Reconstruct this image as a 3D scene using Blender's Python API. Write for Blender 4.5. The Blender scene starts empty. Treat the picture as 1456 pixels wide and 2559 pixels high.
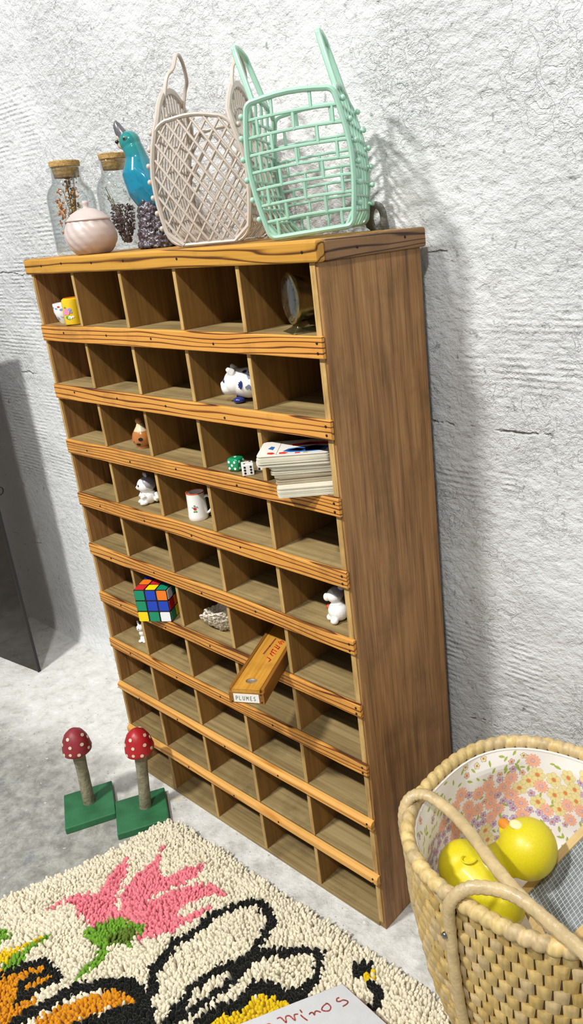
import bpy, bmesh, math, random
import numpy as np
from mathutils import Vector, Matrix, noise as mnoise
random.seed(7); np.random.seed(7)
PI=math.pi; S=bpy.context.scene; COL=S.collection
sin,cos=math.sin,math.cos

# ---------------------------------------------------------------- helpers
class MB:
    """collects geometry, builds ONE mesh object"""
    def __init__(s): s.v=[]; s.f=[]; s.m=[]; s.c=None
    def add(s,vs,fs,mi=0,M=None):
        o=len(s.v)
        for p in vs:
            p=Vector(p)
            if M is not None: p=M@p
            s.v.append(p)
        for f in fs: s.f.append([i+o for i in f]); s.m.append(mi)
        return s
    def box(s,a,b,mi=0,M=None):
        x0,y0,z0=a; x1,y1,z1=b
        return s.add([(x0,y0,z0),(x1,y0,z0),(x1,y1,z0),(x0,y1,z0),(x0,y0,z1),(x1,y0,z1),(x1,y1,z1),(x0,y1,z1)],
          [(0,3,2,1),(4,5,6,7),(0,1,5,4),(1,2,6,5),(2,3,7,6),(3,0,4,7)],mi,M)
    def lathe(s,prof,n=32,mi=0,M=None,rf=None,mats=None):
        vs=[];fs=[];k=len(prof)
        for j in range(n):
            a=2*PI*j/n
            for i,(r,z) in enumerate(prof):
                rr=r if rf is None else rf(r,z,a)
                vs.append((rr*cos(a),rr*sin(a),z))
        o=len(s.v)
        for j in range(n):
            j2=(j+1)%n
            for i in range(k-1):
                fs.append((j*k+i,j2*k+i,j2*k+i+1,j*k+i+1))
        if mats is None: s.add(vs,fs,mi,M)
        else:
            s.add(vs,fs,mi,M)
            c=len(fs)
            for q in range(c): s.m[len(s.m)-c+q]=mats[q%(k-1)]
        return s
    def tube(s,pts,r,n=8,closed=False,mi=0,M=None,flat=1.0,up=None,caps=True):
        pts=[Vector(p) for p in pts]; m=len(pts)
        if m<2: return s
        rs=r if isinstance(r,(list,tuple)) else [r]*m
        T=[]
        for i in range(m):
            if closed: t=pts[(i+1)%m]-pts[i-1]
            else: t=pts[min(i+1,m-1)]-pts[max(i-1,0)]
            if t.length<1e-9: t=Vector((0,0,1))
            T.append(t.normalized())
        ref=Vector(up) if up is not None else (Vector((0,0,1)) if abs(T[0].z)<.9 else Vector((1,0,0)))
        N=(ref-T[0]*ref.dot(T[0])).normalized()
        vs=[];fs=[]
        for i in range(m):
            if up is not None:
                q=Vector(up); q=q-T[i]*q.dot(T[i])
                if q.length>1e-4: N=q.normalized()
            else:
                q=N-T[i]*N.dot(T[i])
                if q.length>1e-6: N=q.normalized()
            B=T[i].cross(N)
            for j in range(n):
                a=2*PI*j/n
                vs.append(pts[i]+N*(rs[i]*cos(a))+B*(rs[i]*flat*sin(a)))
        for i in range(m if closed else m-1):
            i2=(i+1)%m
            for j in range(n):
                j2=(j+1)%n
                fs.append((i*n+j,i*n+j2,i2*n+j2,i2*n+j))
        if not closed and caps:
            fs.append(tuple(range(n))[::-1]); fs.append(tuple((m-1)*n+j for j in range(n)))
        return s.add(vs,fs,mi,M)
    def sphere(s,c,r,n=16,k=10,mi=0,M=None):
        if not isinstance(r,(tuple,list)): r=(r,r,r)
        vs=[(c[0],c[1],c[2]-r[2])];fs=[]
        for i in range(1,k):
            p=PI*i/k
            for j in range(n):
                a=2*PI*j/n; vs.append((c[0]+r[0]*sin(p)*cos(a),c[1]+r[1]*sin(p)*sin(a),c[2]-r[2]*cos(p)))
        vs.append((c[0],c[1],c[2]+r[2]))
        for j in range(n): fs.append((0,1+(j+1)%n,1+j)); fs.append((len(vs)-1,1+(k-2)*n+j,1+(k-2)*n+(j+1)%n))
        for i in range(k-2):
            for j in range(n): fs.append((1+i*n+j,1+i*n+(j+1)%n,1+(i+1)*n+(j+1)%n,1+(i+1)*n+j))
        return s.add(vs,fs,mi,M)
    def prism(s,poly,z0,z1,mi=0,M=None):
        n=len(poly); vs=[(x,y,z0) for x,y in poly]+[(x,y,z1) for x,y in poly]
        return s.add(vs,[tuple(range(n))[::-1],tuple(range(n,2*n))]+[(i,(i+1)%n,n+(i+1)%n,n+i) for i in range(n)],mi,M)
    def ribbon(s,pts,w,h,mi=0,M=None):
        """flat pen stroke in the xy plane, height h"""
        return s.tube([(x,y,0) for x,y in pts],[w]*len(pts),6,mi=mi,M=M,flat=h/w,up=None) if False else s._rib(pts,w,h,mi,M)
    def _rib(s,pts,w,h,mi,M):
        for (x0,y0),(x1,y1) in zip(pts,pts[1:]):
            d=Vector((x1-x0,y1-y0)); 
            if d.length<1e-7: continue
            d.normalize(); n=Vector((-d.y,d.x))*w/2; e=d*w*.35
            q=[(x0+n.x-e.x,y0+n.y-e.y),(x0-n.x-e.x,y0-n.y-e.y),(x1-n.x+e.x,y1-n.y+e.y),(x1+n.x+e.x,y1+n.y+e.y)]
            s.prism(q,-h,h,mi,M)
        return s

def tag(o,label=None,cat=None,group=None,kind=None):
    if label: o['label']=label
    if cat: o['category']=cat
    if group: o['group']=group
    if kind: o['kind']=kind
    return o
def obj(name,mb,mats,parent=None,smooth=True,bevel=0,loc=None,rot=None,angle=40,sub=0,segs=2,matrix=None):
    me=bpy.data.meshes.new(name); me.from_pydata([tuple(v) for v in mb.v],[],mb.f)
    if not isinstance(mats,(list,tuple)): mats=[mats]
    for m in mats: me.materials.append(m)
    if len(mats)>1:
        me.polygons.foreach_set('material_index',[min(i,len(mats)-1) for i in mb.m])
    bm=bmesh.new(); bm.from_mesh(me); bmesh.ops.recalc_face_normals(bm,faces=bm.faces); bm.to_mesh(me); bm.free()
    if smooth:
        me.polygons.foreach_set('use_smooth',[True]*len(me.polygons))
        if angle<180: me.set_sharp_from_angle(angle=math.radians(angle))
    me.update()
    o=bpy.data.objects.new(name,me); COL.objects.link(o)
    if parent is not None: o.parent=parent
    if loc is not None: o.location=loc
    if rot is not None: o.rotation_euler=rot
    if matrix is not None: o.matrix_local=matrix
    if bevel: 
        b=o.modifiers.new('bevel','BEVEL'); b.width=bevel; b.segments=segs; b.limit_method='ANGLE'
    if sub:
        b=o.modifiers.new('sub','SUBSURF'); b.levels=sub; b.render_levels=sub
    return o
def thing(name,label,cat,loc=(0,0,0),rz=0,group=None):
    o=bpy.data.objects.new(name,None); COL.objects.link(o); o.empty_display_size=.02
    o.location=loc; o.rotation_euler=(0,0,rz)
    return tag(o,label,cat,group)
def copy_to(o,parent=None,loc=None,rot=None):
    c=o.copy(); COL.objects.link(c); c.parent=parent
    if loc is not None: c.location=loc
    if rot is not None: c.rotation_euler=rot
    for ch in list(o.children): copy_to(ch,c)
    return c
def blob(name,mb,mats,parent=None,voxel=.001,smooth=6,**k):
    """union of overlapping closed shapes into one continuous smooth surface"""
    me=bpy.data.meshes.new('tmp'); me.from_pydata([tuple(v) for v in mb.v],[],mb.f)
    bm=bmesh.new(); bm.from_mesh(me); bmesh.ops.recalc_face_normals(bm,faces=bm.faces); bm.to_mesh(me); bm.free()
    t=bpy.data.objects.new('tmp',me); COL.objects.link(t)
    r=t.modifiers.new('r','REMESH'); r.mode='VOXEL'; r.voxel_size=voxel
    q=t.modifiers.new('s','SMOOTH'); q.iterations=smooth; q.factor=.6
    dg=bpy.context.evaluated_depsgraph_get(); ev=t.evaluated_get(dg)
    m2=bpy.data.meshes.new_from_object(ev); bpy.data.objects.remove(t)
    m2.name=name; m2.materials.clear()
    for m in (mats if isinstance(mats,(list,tuple)) else [mats]): m2.materials.append(m)
    m2.polygons.foreach_set('use_smooth',[True]*len(m2.polygons))
    o=bpy.data.objects.new(name,m2); COL.objects.link(o)
    if parent is not None: o.parent=parent
    return o
def spline(pts,n=8,closed=False):
    P=[Vector(p) if len(p)==3 else Vector((p[0],p[1],0)) for p in pts]; out=[]; m=len(P)
    for i in range(m if closed else m-1):
        p0=P[i-1] if (closed or i>0) else P[0]; p1=P[i]; p2=P[(i+1)%m]; p3=P[(i+2)%m] if (closed or i+2<m) else P[-1]
        for k in range(n):
            t=k/n; out.append(.5*((2*p1)+(p2-p0)*t+(2*p0-5*p1+4*p2-p3)*t*t+(3*p1-p0-3*p2+p3)*t**3))
    if not closed: out.append(P[-1])
    return out

# ---------------------------------------------------------------- materials
def srgb(h):
    if isinstance(h,str): h=tuple(int(h[i:i+2],16)/255 for i in (0,2,4))
    return tuple((c/12.92 if c<=.04045 else ((c+.055)/1.055)**2.4) for c in h)+(1,)
def newmat(name):
    m=bpy.data.materials.new(name); m.use_nodes=True; nt=m.node_tree
    return m,nt,nt.nodes['Principled BSDF']
def N(nt,t,**k):
    n=nt.nodes.new(t)
    for a,b in k.items():
        if a in n.inputs.keys() if hasattr(n.inputs,'keys') else False: n.inputs[a].default_value=b
        else: setattr(n,a,b)
    return n
def L(nt,a,b): nt.links.new(a,b)
def simple(name,col,rough=.5,metal=0,bump=0,bscale=200,var=0,vscale=40,coat=0,sss=0,trans=0,ior=None,spec=None):
    m,nt,p=newmat(name); c=srgb(col)
    p.inputs['Base Color'].default_value=c; p.inputs['Roughness'].default_value=rough; p.inputs['Metallic'].default_value=metal
    p.inputs['Coat Weight'].default_value=coat; p.inputs['Coat Roughness'].default_value=.08
    if sss: p.inputs['Subsurface Weight'].default_value=sss; p.inputs['Subsurface Radius'].default_value=(.01,.01,.01); p.inputs['Subsurface Scale'].default_value=.5
    p.inputs['Transmission Weight'].default_value=trans
    if ior: p.inputs['IOR'].default_value=ior
    if spec is not None: p.inputs['Specular IOR Level'].default_value=spec
    tc=N(nt,'ShaderNodeTexCoord')
    if var:
        n=N(nt,'ShaderNodeTexNoise'); n.inputs['Scale'].default_value=vscale; n.inputs['Detail'].default_value=5; L(nt,tc.outputs['Object'],n.inputs['Vector'])
        r=N(nt,'ShaderNodeValToRGB'); r.color_ramp.elements[0].position=.3; r.color_ramp.elements[1].position=.7
        r.color_ramp.elements[0].color=tuple(x*(1-var) for x in c[:3])+(1,); r.color_ramp.elements[1].color=tuple(min(1,x*(1+var*.6)) for x in c[:3])+(1,)
        L(nt,n.outputs['Fac'],r.inputs['Fac']); L(nt,r.outputs['Color'],p.inputs['Base Color'])
    if bump:
        n=N(nt,'ShaderNodeTexNoise'); n.inputs['Scale'].default_value=bscale; n.inputs['Detail'].default_value=4; L(nt,tc.outputs['Object'],n.inputs['Vector'])
        b=N(nt,'ShaderNodeBump'); b.inputs['Strength'].default_value=bump; b.inputs['Distance'].default_value=.002
        L(nt,n.outputs['Fac'],b.inputs['Height']); L(nt,b.outputs['Normal'],p.inputs['Normal'])
    return m
def ramp(nt,stops):
    r=N(nt,'ShaderNodeValToRGB'); e=r.color_ramp.elements
    e[0].position=stops[0][0]; e[0].color=srgb(stops[0][1]); e[1].position=stops[-1][0]; e[1].color=srgb(stops[-1][1])
    for p,c in stops[1:-1]: q=e.new(p); q.color=srgb(c)
    return r
def mathn(nt,op,a=None,b=None,c=None):
    n=N(nt,'ShaderNodeMath'); n.operation=op
    for i,x in enumerate((a,b,c)):
        if x is None: continue
        if isinstance(x,(int,float)): n.inputs[i].default_value=x
        else: L(nt,x,n.inputs[i])
    return n.outputs[0]
def mixc(nt,fac,a,b,mode='MIX'):
    n=N(nt,'ShaderNodeMix'); n.data_type='RGBA'; n.blend_type=mode
    for s,x in ((n.inputs[0],fac),(n.inputs[6],a),(n.inputs[7],b)):
        if isinstance(x,(int,float)): s.default_value=x
        elif isinstance(x,(tuple,str)): s.default_value=srgb(x)
        else: L(nt,x,s)
    return n.outputs[2]
def wood(name,axis,stops,bands=0,bandaxis=2,fine=1.0,stain=.3,stainc='3a2a18',rough=.55,dist=6,bump=.25,knots=0,stretch=.06):
    """axis = grain direction; bands = scale of growth-ring bands across bandaxis (0: only fibres)"""
    m,nt,p=newmat(name)
    tc=N(nt,'ShaderNodeTexCoord'); oi=N(nt,'ShaderNodeObjectInfo')
    off=N(nt,'ShaderNodeVectorMath'); off.operation='MULTIPLY_ADD'
    comb=N(nt,'ShaderNodeCombineXYZ')
    for i in range(3): L(nt,oi.outputs['Random'],comb.inputs[i])
    L(nt,comb.outputs[0],off.inputs[0]); off.inputs[1].default_value=(7.3,3.1,5.7); L(nt,tc.outputs['Object'],off.inputs[2])
    def mapped(sc):
        v=N(nt,'ShaderNodeVectorMath'); v.operation='MULTIPLY'; L(nt,off.outputs[0],v.inputs[0]); v.inputs[1].default_value=sc; return v.outputs[0]
    sc=[1,1,1]; sc[axis]=stretch
    # fibres
    f=N(nt,'ShaderNodeTexNoise'); f.inputs['Scale'].default_value=420*fine; f.inputs['Detail'].default_value=4; f.inputs['Roughness'].default_value=.6
    L(nt,mapped(tuple(sc[i] if i!=axis else .02 for i in range(3))),f.inputs['Vector'])
    g=N(nt,'ShaderNodeTexNoise'); g.inputs['Scale'].default_value=60*fine; g.inputs['Detail'].default_value=5; g.inputs['Roughness'].default_value=.6; g.inputs['Distortion'].default_value=.4
    L(nt,mapped(tuple(sc)),g.inputs['Vector'])
    val=mathn(nt,'ADD',mathn(nt,'MULTIPLY',f.outputs['Fac'],.45),mathn(nt,'MULTIPLY',g.outputs['Fac'],.55))
    if bands:
        s2=[1,1,1]; s2[axis]=.10
        rn_=N(nt,'ShaderNodeTexNoise'); rn_.inputs['Scale'].default_value=26; rn_.inputs['Detail'].default_value=2.5; rn_.inputs['Roughness'].default_value=.45; L(nt,mapped(tuple(s2)),rn_.inputs['Vector'])
        sx_=N(nt,'ShaderNodeSeparateXYZ'); L(nt,off.outputs[0],sx_.inputs[0])
        ph=mathn(nt,'ADD',mathn(nt,'MULTIPLY',sx_.outputs[bandaxis],bands*2.4),mathn(nt,'MULTIPLY',rn_.outputs['Fac'],dist))
        fr=mathn(nt,'FRACT',ph)
        # slow rise through the early wood, quick fall after the dark late wood
        up_=N(nt,'ShaderNodeMapRange'); up_.interpolation_type='SMOOTHSTEP'; up_.inputs['From Min'].default_value=0; up_.inputs['From Max'].default_value=.30; L(nt,fr,up_.inputs['Value'])
        dn_=N(nt,'ShaderNodeMapRange'); dn_.interpolation_type='SMOOTHSTEP'; dn_.inputs['From Min'].default_value=.86; dn_.inputs['From Max'].default_value=1; dn_.inputs['To Min'].default_value=1; dn_.inputs['To Max'].default_value=0; L(nt,fr,dn_.inputs['Value'])
        wv_=mathn(nt,'MULTIPLY',up_.outputs[0],dn_.outputs[0])
        val=mathn(nt,'ADD',mathn(nt,'MULTIPLY',val,.55),mathn(nt,'MULTIPLY',wv_,.42))
    r=ramp(nt,stops); L(nt,val,r.inputs['Fac'])
    s=N(nt,'ShaderNodeTexNoise'); s.inputs['Scale'].default_value=14; s.inputs['Detail'].default_value=6; s.inputs['Roughness'].default_value=.65
    L(nt,mapped((1,1,1)),s.inputs['Vector'])
    sr=N(nt,'ShaderNodeMapRange'); sr.inputs['From Min'].default_value=.5; sr.inputs['From Max'].default_value=.78; sr.inputs['To Max'].default_value=stain; L(nt,s.outputs['Fac'],sr.inputs['Value'])
    colr=mixc(nt,sr.outputs[0],r.outputs['Color'],stainc)
    if knots:
        # short dark streaks along the grain
        s3=[1,1,1]; s3[axis]=.22
        v=N(nt,'ShaderNodeTexVoronoi'); v.inputs['Scale'].default_value=knots; v.inputs['Randomness'].default_value=1; L(nt,mapped(tuple(s3)),v.inputs['Vector'])
        kr=N(nt,'ShaderNodeMapRange'); kr.inputs['From Min'].default_value=.10; kr.inputs['From Max'].default_value=.03; kr.inputs['To Max'].default_value=.85; L(nt,v.outputs['Distance'],kr.inputs['Value'])
        sp=N(nt,'ShaderNodeSeparateColor'); L(nt,v.outputs['Color'],sp.inputs[0])
        colr=mixc(nt,mathn(nt,'MULTIPLY',kr.outputs[0],mathn(nt,'GREATER_THAN',sp.outputs[0],.55)),colr,'22150c')
    L(nt,colr,p.inputs['Base Color']); p.inputs['Roughness'].default_value=rough; p.inputs['Specular IOR Level'].default_value=.35
    b=N(nt,'ShaderNodeBump'); b.inputs['Strength'].default_value=bump; b.inputs['Distance'].default_value=.0003
    L(nt,val,b.inputs['Height']); L(nt,b.outputs['Normal'],p.inputs['Normal'])
    return m
PINE=[(.30,'4e2a0e'),(.42,'8c5218'),(.52,'b97830'),(.68,'cf9040'),(.88,'dba858')]
M_rail=wood('pine_rail',0,PINE,bands=72,bandaxis=2,stain=.45,dist=5.5,bump=.12)
M_rail_pale=wood('pale_pine',0,[(.2,'9a6426'),(.45,'c98a3c'),(.7,'dba457'),(.9,'e2b36a')],bands=30,bandaxis=2,stain=.2,dist=4,rough=.42,bump=.06)
M_top=wood('pine_top_front',0,[(.28,'50300f'),(.42,'8e5f1e'),(.56,'b07c2c'),(.8,'c8963e')],bands=38,bandaxis=2,stain=.5,dist=5,stainc='4a3012',bump=.1)
M_topdark=wood('dark_end_trim',1,[(.25,'2a1a10'),(.4,'4a3222'),(.55,'7a5634'),(.8,'94704a')],bands=60,bandaxis=2,stain=.4,dist=7,stainc='2a1a12',bump=.12)
M_side=wood('side_board',2,[(.27,'432c17'),(.40,'7c5730'),(.52,'9c7042'),(.64,'b18655'),(.84,'c09d72')],fine=1.7,stain=.6,stainc='57401f',knots=13,rough=.5)
M_shelf=wood('shelf_board',0,[(.25,'55432a'),(.45,'857048'),(.6,'a08b5e'),(.85,'b5a274')],fine=.5,stain=.65,stainc='4a3c26',rough=.7)
M_div=wood('divider_board',2,[(.25,'5a4020'),(.45,'88622f'),(.65,'a0763e'),(.85,'b0894e')],fine=.5,stain=.5,stainc='4c341c',rough=.65)
M_edge=wood('raw_edge',2,[(.25,'5c4428'),(.42,'a5824c'),(.6,'c6a468'),(.85,'d8bb80')],fine=1.3,stain=.4,rough=.8,stretch=.3)
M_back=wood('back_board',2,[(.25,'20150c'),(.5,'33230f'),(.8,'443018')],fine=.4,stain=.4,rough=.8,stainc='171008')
M_nail=simple('nail_iron','2b2622',.45,.7)

# ---------------------------------------------------------------- plaster wall and concrete floor
def wall_material():
    m,nt,p=newmat('rough_white_plaster')
    tc=N(nt,'ShaderNodeTexCoord'); P=tc.outputs['Object']
    sep=N(nt,'ShaderNodeSeparateXYZ'); L(nt,P,sep.inputs[0]); X=sep.outputs[0]; Z=sep.outputs[2]
    def noise(sc,det=6,ro=.6,dist=0,vec=None):
        n=N(nt,'ShaderNodeTexNoise'); n.inputs['Scale'].default_value=sc; n.inputs['Detail'].default_value=det; n.inputs['Roughness'].default_value=ro; n.inputs['Distortion'].default_value=dist
        L(nt,vec if vec is not None else P,n.inputs['Vector']); return n.outputs['Fac']
    def mr(v,a,b,c=0,d=1):
        n=N(nt,'ShaderNodeMapRange'); n.interpolation_type='SMOOTHSTEP'; L(nt,v,n.inputs['Value'])
        for k,x in zip(('From Min','From Max','To Min','To Max'),(a,b,c,d)): n.inputs[k].default_value=x
        return n.outputs[0]
    dg_=N(nt,'ShaderNodeMapping'); dg_.inputs['Rotation'].default_value=(0,math.radians(35),0); dg_.inputs['Scale'].default_value=(.8,1,1.15); L(nt,P,dg_.inputs['Vector']); dgv=dg_.outputs[0]
    lump=noise(66,7,.66,.15,dgv); med=noise(22,3,.5,.3,dgv); fine=noise(230,5,.7); low=noise(3.2,3,.5)
    # torn, raised crumbs
    mus=mathn(nt,'ABSOLUTE',mathn(nt,'SUBTRACT',noise(48,4,.55,1.2),.5))
    crack=mr(mus,0,.035,1,0)
    tear=mathn(nt,'MULTIPLY',crack,mr(noise(8,3),.44,.62))
    # combed ribs in a few patches
    w=N(nt,'ShaderNodeTexWave'); w.bands_direction='Z'; w.inputs['Scale'].default_value=38; w.inputs['Distortion'].default_value=1.6; w.inputs['Detail'].default_value=2; w.inputs['Detail Scale'].default_value=2.2
    sq=N(nt,'ShaderNodeVectorMath'); sq.operation='MULTIPLY'; L(nt,P,sq.inputs[0]); sq.inputs[1].default_value=(.25,.25,1); L(nt,sq.outputs[0],w.inputs['Vector'])
    def patch(x0,x1,z0,z1,s=.03):
        a=mathn(nt,'MULTIPLY',mr(X,x0-s,x0+s),mr(X,x1-s,x1+s,1,0)); b=mathn(nt,'MULTIPLY',mr(Z,z0-s,z0+s),mr(Z,z1-s,z1+s,1,0))
        return mathn(nt,'MULTIPLY',a,b)
    pm=patch(-.75,-.25,.74,.96)
    for q in ((-.6,-.28,1.13,1.25),(.66,.82,.76,.86),(.56,.76,.30,.40),(-.7,-.3,.44,.66),(-.62,-.2,.98,1.06),(.6,.74,.60,.66)): pm=mathn(nt,'MAXIMUM',pm,patch(*q))
    pm=mathn(nt,'MULTIPLY',pm,mr(noise(14,2),.40,.58,.15,1))
    ribs=mathn(nt,'MULTIPLY',w.outputs['Fac'],pm)
    # ledges of the block courses, broken by noise
    wob=mathn(nt,'MULTIPLY',mathn(nt,'SUBTRACT',noise(9,5,.6),.5),.045)
    led=None
    for z0 in (.245,.705,.925):
        d=mathn(nt,'ABSOLUTE',mathn(nt,'SUBTRACT',mathn(nt,'ADD',Z,wob),z0))
        e=mr(d,0,.0028,1,0); led=e if led is None else mathn(nt,'MAXIMUM',led,e)
    led=mathn(nt,'MULTIPLY',mathn(nt,'MULTIPLY',led,mr(noise(15,4),.52,.62)),mathn(nt,'MAXIMUM',mr(X,.5,.6),mathn(nt,'MULTIPLY',mr(X,-.2,-.3),.6)))
    h=mathn(nt,'MULTIPLY',lump,1.0)
    h=mathn(nt,'ADD',h,mathn(nt,'MULTIPLY',med,.8)); h=mathn(nt,'ADD',h,mathn(nt,'MULTIPLY',fine,.18))
    h=mathn(nt,'SUBTRACT',h,mathn(nt,'MULTIPLY',tear,.12)); h=mathn(nt,'ADD',h,mathn(nt,'MULTIPLY',ribs,.20)); h=mathn(nt,'SUBTRACT',h,mathn(nt,'MULTIPLY',led,.9))
    smoothm=mr(low,.35,.6,.45,1.0)
    # calmer plaster low on the wall, left of the cabinet
    calm=mathn(nt,'MULTIPLY',mr(Z,.35,.8,.35,1),1.0)
    calm=mathn(nt,'MAXIMUM',calm,mr(X,.1,.5))
    h=mathn(nt,'MULTIPLY',mathn(nt,'MULTIPLY',h,smoothm),calm)
    b=N(nt,'ShaderNodeBump'); b.inputs['Strength'].default_value=1; b.inputs['Distance'].default_value=.015
    L(nt,h,b.inputs['Height']); L(nt,b.outputs['Normal'],p.inputs['Normal'])
    base=mixc(nt,mr(low,.35,.7),'e6e8e8','eff0f0')
    pits=mathn(nt,'MULTIPLY',mr(noise(70,5,.65,.5),.60,.70),mr(noise(5,2),.36,.55,.15,.75))
    c=mixc(nt,pits,base,'8b918f')
    c=mixc(nt,mathn(nt,'MULTIPLY',led,.4),c,'7d807e')
    c=mixc(nt,mathn(nt,'MULTIPLY',tear,.08),c,'a9aeae')
    L(nt,c,p.inputs['Base Color']); p.inputs['Roughness'].default_value=.75; p.inputs['Specular IOR Level'].default_value=.3
    return m
def floor_material():
    m,nt,p=newmat('stained_concrete')
    tc=N(nt,'ShaderNodeTexCoord'); P=tc.outputs['Object']
    sep=N(nt,'ShaderNodeSeparateXYZ'); L(nt,P,sep.inputs[0]); X,Y=sep.outputs[0],sep.outputs[1]
    def noise(sc,det=6,ro=.6,dist=0):
        n=N(nt,'ShaderNodeTexNoise'); n.inputs['Scale'].default_value=sc; n.inputs['Detail'].default_value=det; n.inputs['Roughness'].default_value=ro; n.inputs['Distortion'].default_value=dist
        L(nt,P,n.inputs['Vector']); return n.outputs['Fac']
    def mr(v,a,b,c=0,d=1):
        n=N(nt,'ShaderNodeMapRange'); n.interpolation_type='SMOOTHSTEP'; L(nt,v,n.inputs['Value'])
        for k,x in zip(('From Min','From Max','To Min','To Max'),(a,b,c,d)): n.inputs[k].default_value=x
        return n.outputs[0]
    conc=ramp(nt,[(.25,'6f6f69'),(.45,'94938c'),(.6,'aeada6'),(.8,'c4c3bc')]); L(nt,noise(38,8,.72,.3),conc.inputs['Fac'])
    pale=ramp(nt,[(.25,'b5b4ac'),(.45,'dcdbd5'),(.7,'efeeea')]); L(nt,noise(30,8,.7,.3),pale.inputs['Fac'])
    # paler floor band with a noisy edge along the foot of the wall and cabinet
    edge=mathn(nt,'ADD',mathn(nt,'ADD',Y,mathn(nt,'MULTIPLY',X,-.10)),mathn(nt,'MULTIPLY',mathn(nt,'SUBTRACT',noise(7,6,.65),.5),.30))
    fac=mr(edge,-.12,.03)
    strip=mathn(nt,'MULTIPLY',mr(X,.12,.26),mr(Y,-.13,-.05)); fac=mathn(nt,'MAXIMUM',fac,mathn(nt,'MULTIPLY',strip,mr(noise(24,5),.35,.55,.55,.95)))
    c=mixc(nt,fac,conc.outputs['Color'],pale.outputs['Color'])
    c=mixc(nt,mathn(nt,'MULTIPLY',mr(noise(140,3,.6),.62,.72),mr(noise(10,3),.4,.6,.1,.7)),c,'55564f')
    c=mixc(nt,mr(noise(90,2,.5,.5),.70,.76,0,.8),c,'eeeee8')
    blue=mathn(nt,'MULTIPLY',mr(noise(17,5,.7,1),.56,.68,0,.55),mathn(nt,'MULTIPLY',mr(X,.2,.0),mr(Y,-.13,-.22))); c=mixc(nt,blue,c,'56697c')
    och=mr(noise(11,3,.5,.4),.68,.76,0,.5); c=mixc(nt,och,c,'d8bd8a')
    vn=N(nt,'ShaderNodeTexVoronoi'); vn.inputs['Scale'].default_value=5; L(nt,P,vn.inputs['Vector'])
    L(nt,c,p.inputs['Base Color']); p.inputs['Roughness'].default_value=.8; p.inputs['Specular IOR Level'].default_value=.25
    h=mathn(nt,'ADD',mathn(nt,'MULTIPLY',noise(70,7,.7,.4),1.0),mathn(nt,'MULTIPLY',noise(12,4),1.2))
    b=N(nt,'ShaderNodeBump'); b.inputs['Strength'].default_value=.8; b.inputs['Distance'].default_value=.004
    L(nt,h,b.inputs['Height']); L(nt,b.outputs['Normal'],p.inputs['Normal'])
    return m
WY=.206
# gently undulating wall face
def wallmesh():
    nx,nz=250,120; x0,x1,z0,z1=-2.2,2.6,-.02,2.5
    vs=[];fs=[]
    for j in range(nz+1):
        for i in range(nx+1):
            x=x0+(x1-x0)*i/nx; z=z0+(z1-z0)*j/nz
            d=mnoise.noise(Vector((x*5,z*5,1.3)))*.0045+mnoise.noise(Vector((x*16,z*16,7.3)))*.002
            fil=.018*math.exp(-max(z,0)/.014)
            vs.append((x,WY+.004+abs(d)*.8-fil,z))
    for j in range(nz):
        for i in range(nx):
            a=j*(nx+1)+i; fs.append((a,a+1,a+nx+2,a+nx+1))
    o=len(vs); vs+=[(x0,WY+.12,z0),(x1,WY+.12,z0),(x1,WY+.12,z1),(x0,WY+.12,z1)]
    fs.append((o,o+3,o+2,o+1))
    return MB().add(vs,fs)
wm=wallmesh(); me=obj('wall_back',wm,wall_material(),angle=180); tag(me,kind='structure')
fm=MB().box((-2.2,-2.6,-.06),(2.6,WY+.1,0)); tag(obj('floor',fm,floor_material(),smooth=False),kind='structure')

# ---------------------------------------------------------------- pigeonhole cabinet
ROW=[.8568,.7616,.6682,.5729,.4783,.3837,.2901,.1977,.1017,.0070]
W,D,ZT,ZB=.6213,.183,.9577,.9346
DIV=[.1231,.2467,.3708,.4935]
cab=thing('pigeonhole_cabinet','tall brown wooden pigeonhole cabinet of fifty open compartments standing against the white wall','cabinet')
TS=.0115   # side thickness
obj('side_panel',MB().box((W-TS,0.0004,0),(W,D,ZB)),M_side,cab,smooth=False,bevel=.0012)
obj('side_panel',MB().box((0,0.0004,0),(.007,D,ZB)),M_side,cab,smooth=False,bevel=.001)
tag(obj('front_edge_strip',MB().box((W-TS,-.0010,.012),(W-.0035,.0004,ZB)),M_edge,cab,smooth=False),'pale raw front edge of the right side')
tag(obj('front_edge_strip',MB().box((0,-.0010,.012),(.006,.0004,ZB)),M_edge,cab,smooth=False),'pale raw front edge of the left side')
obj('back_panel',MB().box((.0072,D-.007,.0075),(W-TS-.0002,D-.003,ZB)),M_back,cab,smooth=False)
tb=obj('top_board',MB().box((-.0085,.009,ZB),(W-.008,D+.0055,ZT)),M_top,cab,smooth=False,bevel=.001)
tf=obj('top_front_trim',MB().box((-.0092,-.0053,ZB),(W+.0046,.0088,ZT)),M_top,cab,smooth=False,bevel=.0028)
ts=obj('top_side_trim',MB().box((W-.0079,.0090,ZB),(W+.0052,D+.0065,ZT)),M_topdark,cab,smooth=False,bevel=.0028); tag(ts,'dark stained top trim along the right side')
nail_mb=MB().sphere((0,0,0),(.0017,.0009,.0017),10,6)
nail0=obj('nail',nail_mb,M_nail,tf,loc=(.045,-.0055,.947))
stain_mb=MB()
for x,z in ((.105,.949),(.187,.9475),(.2665,.948),(.385,.9465),(.605,.946)): copy_to(nail0,tf,loc=(x,-.0055,z))
for y,z in ((.06,.945),(.147,.949)):
    n=copy_to(nail0,ts,loc=(W+.0054,y,z),rot=(0,0,PI/2))
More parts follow.
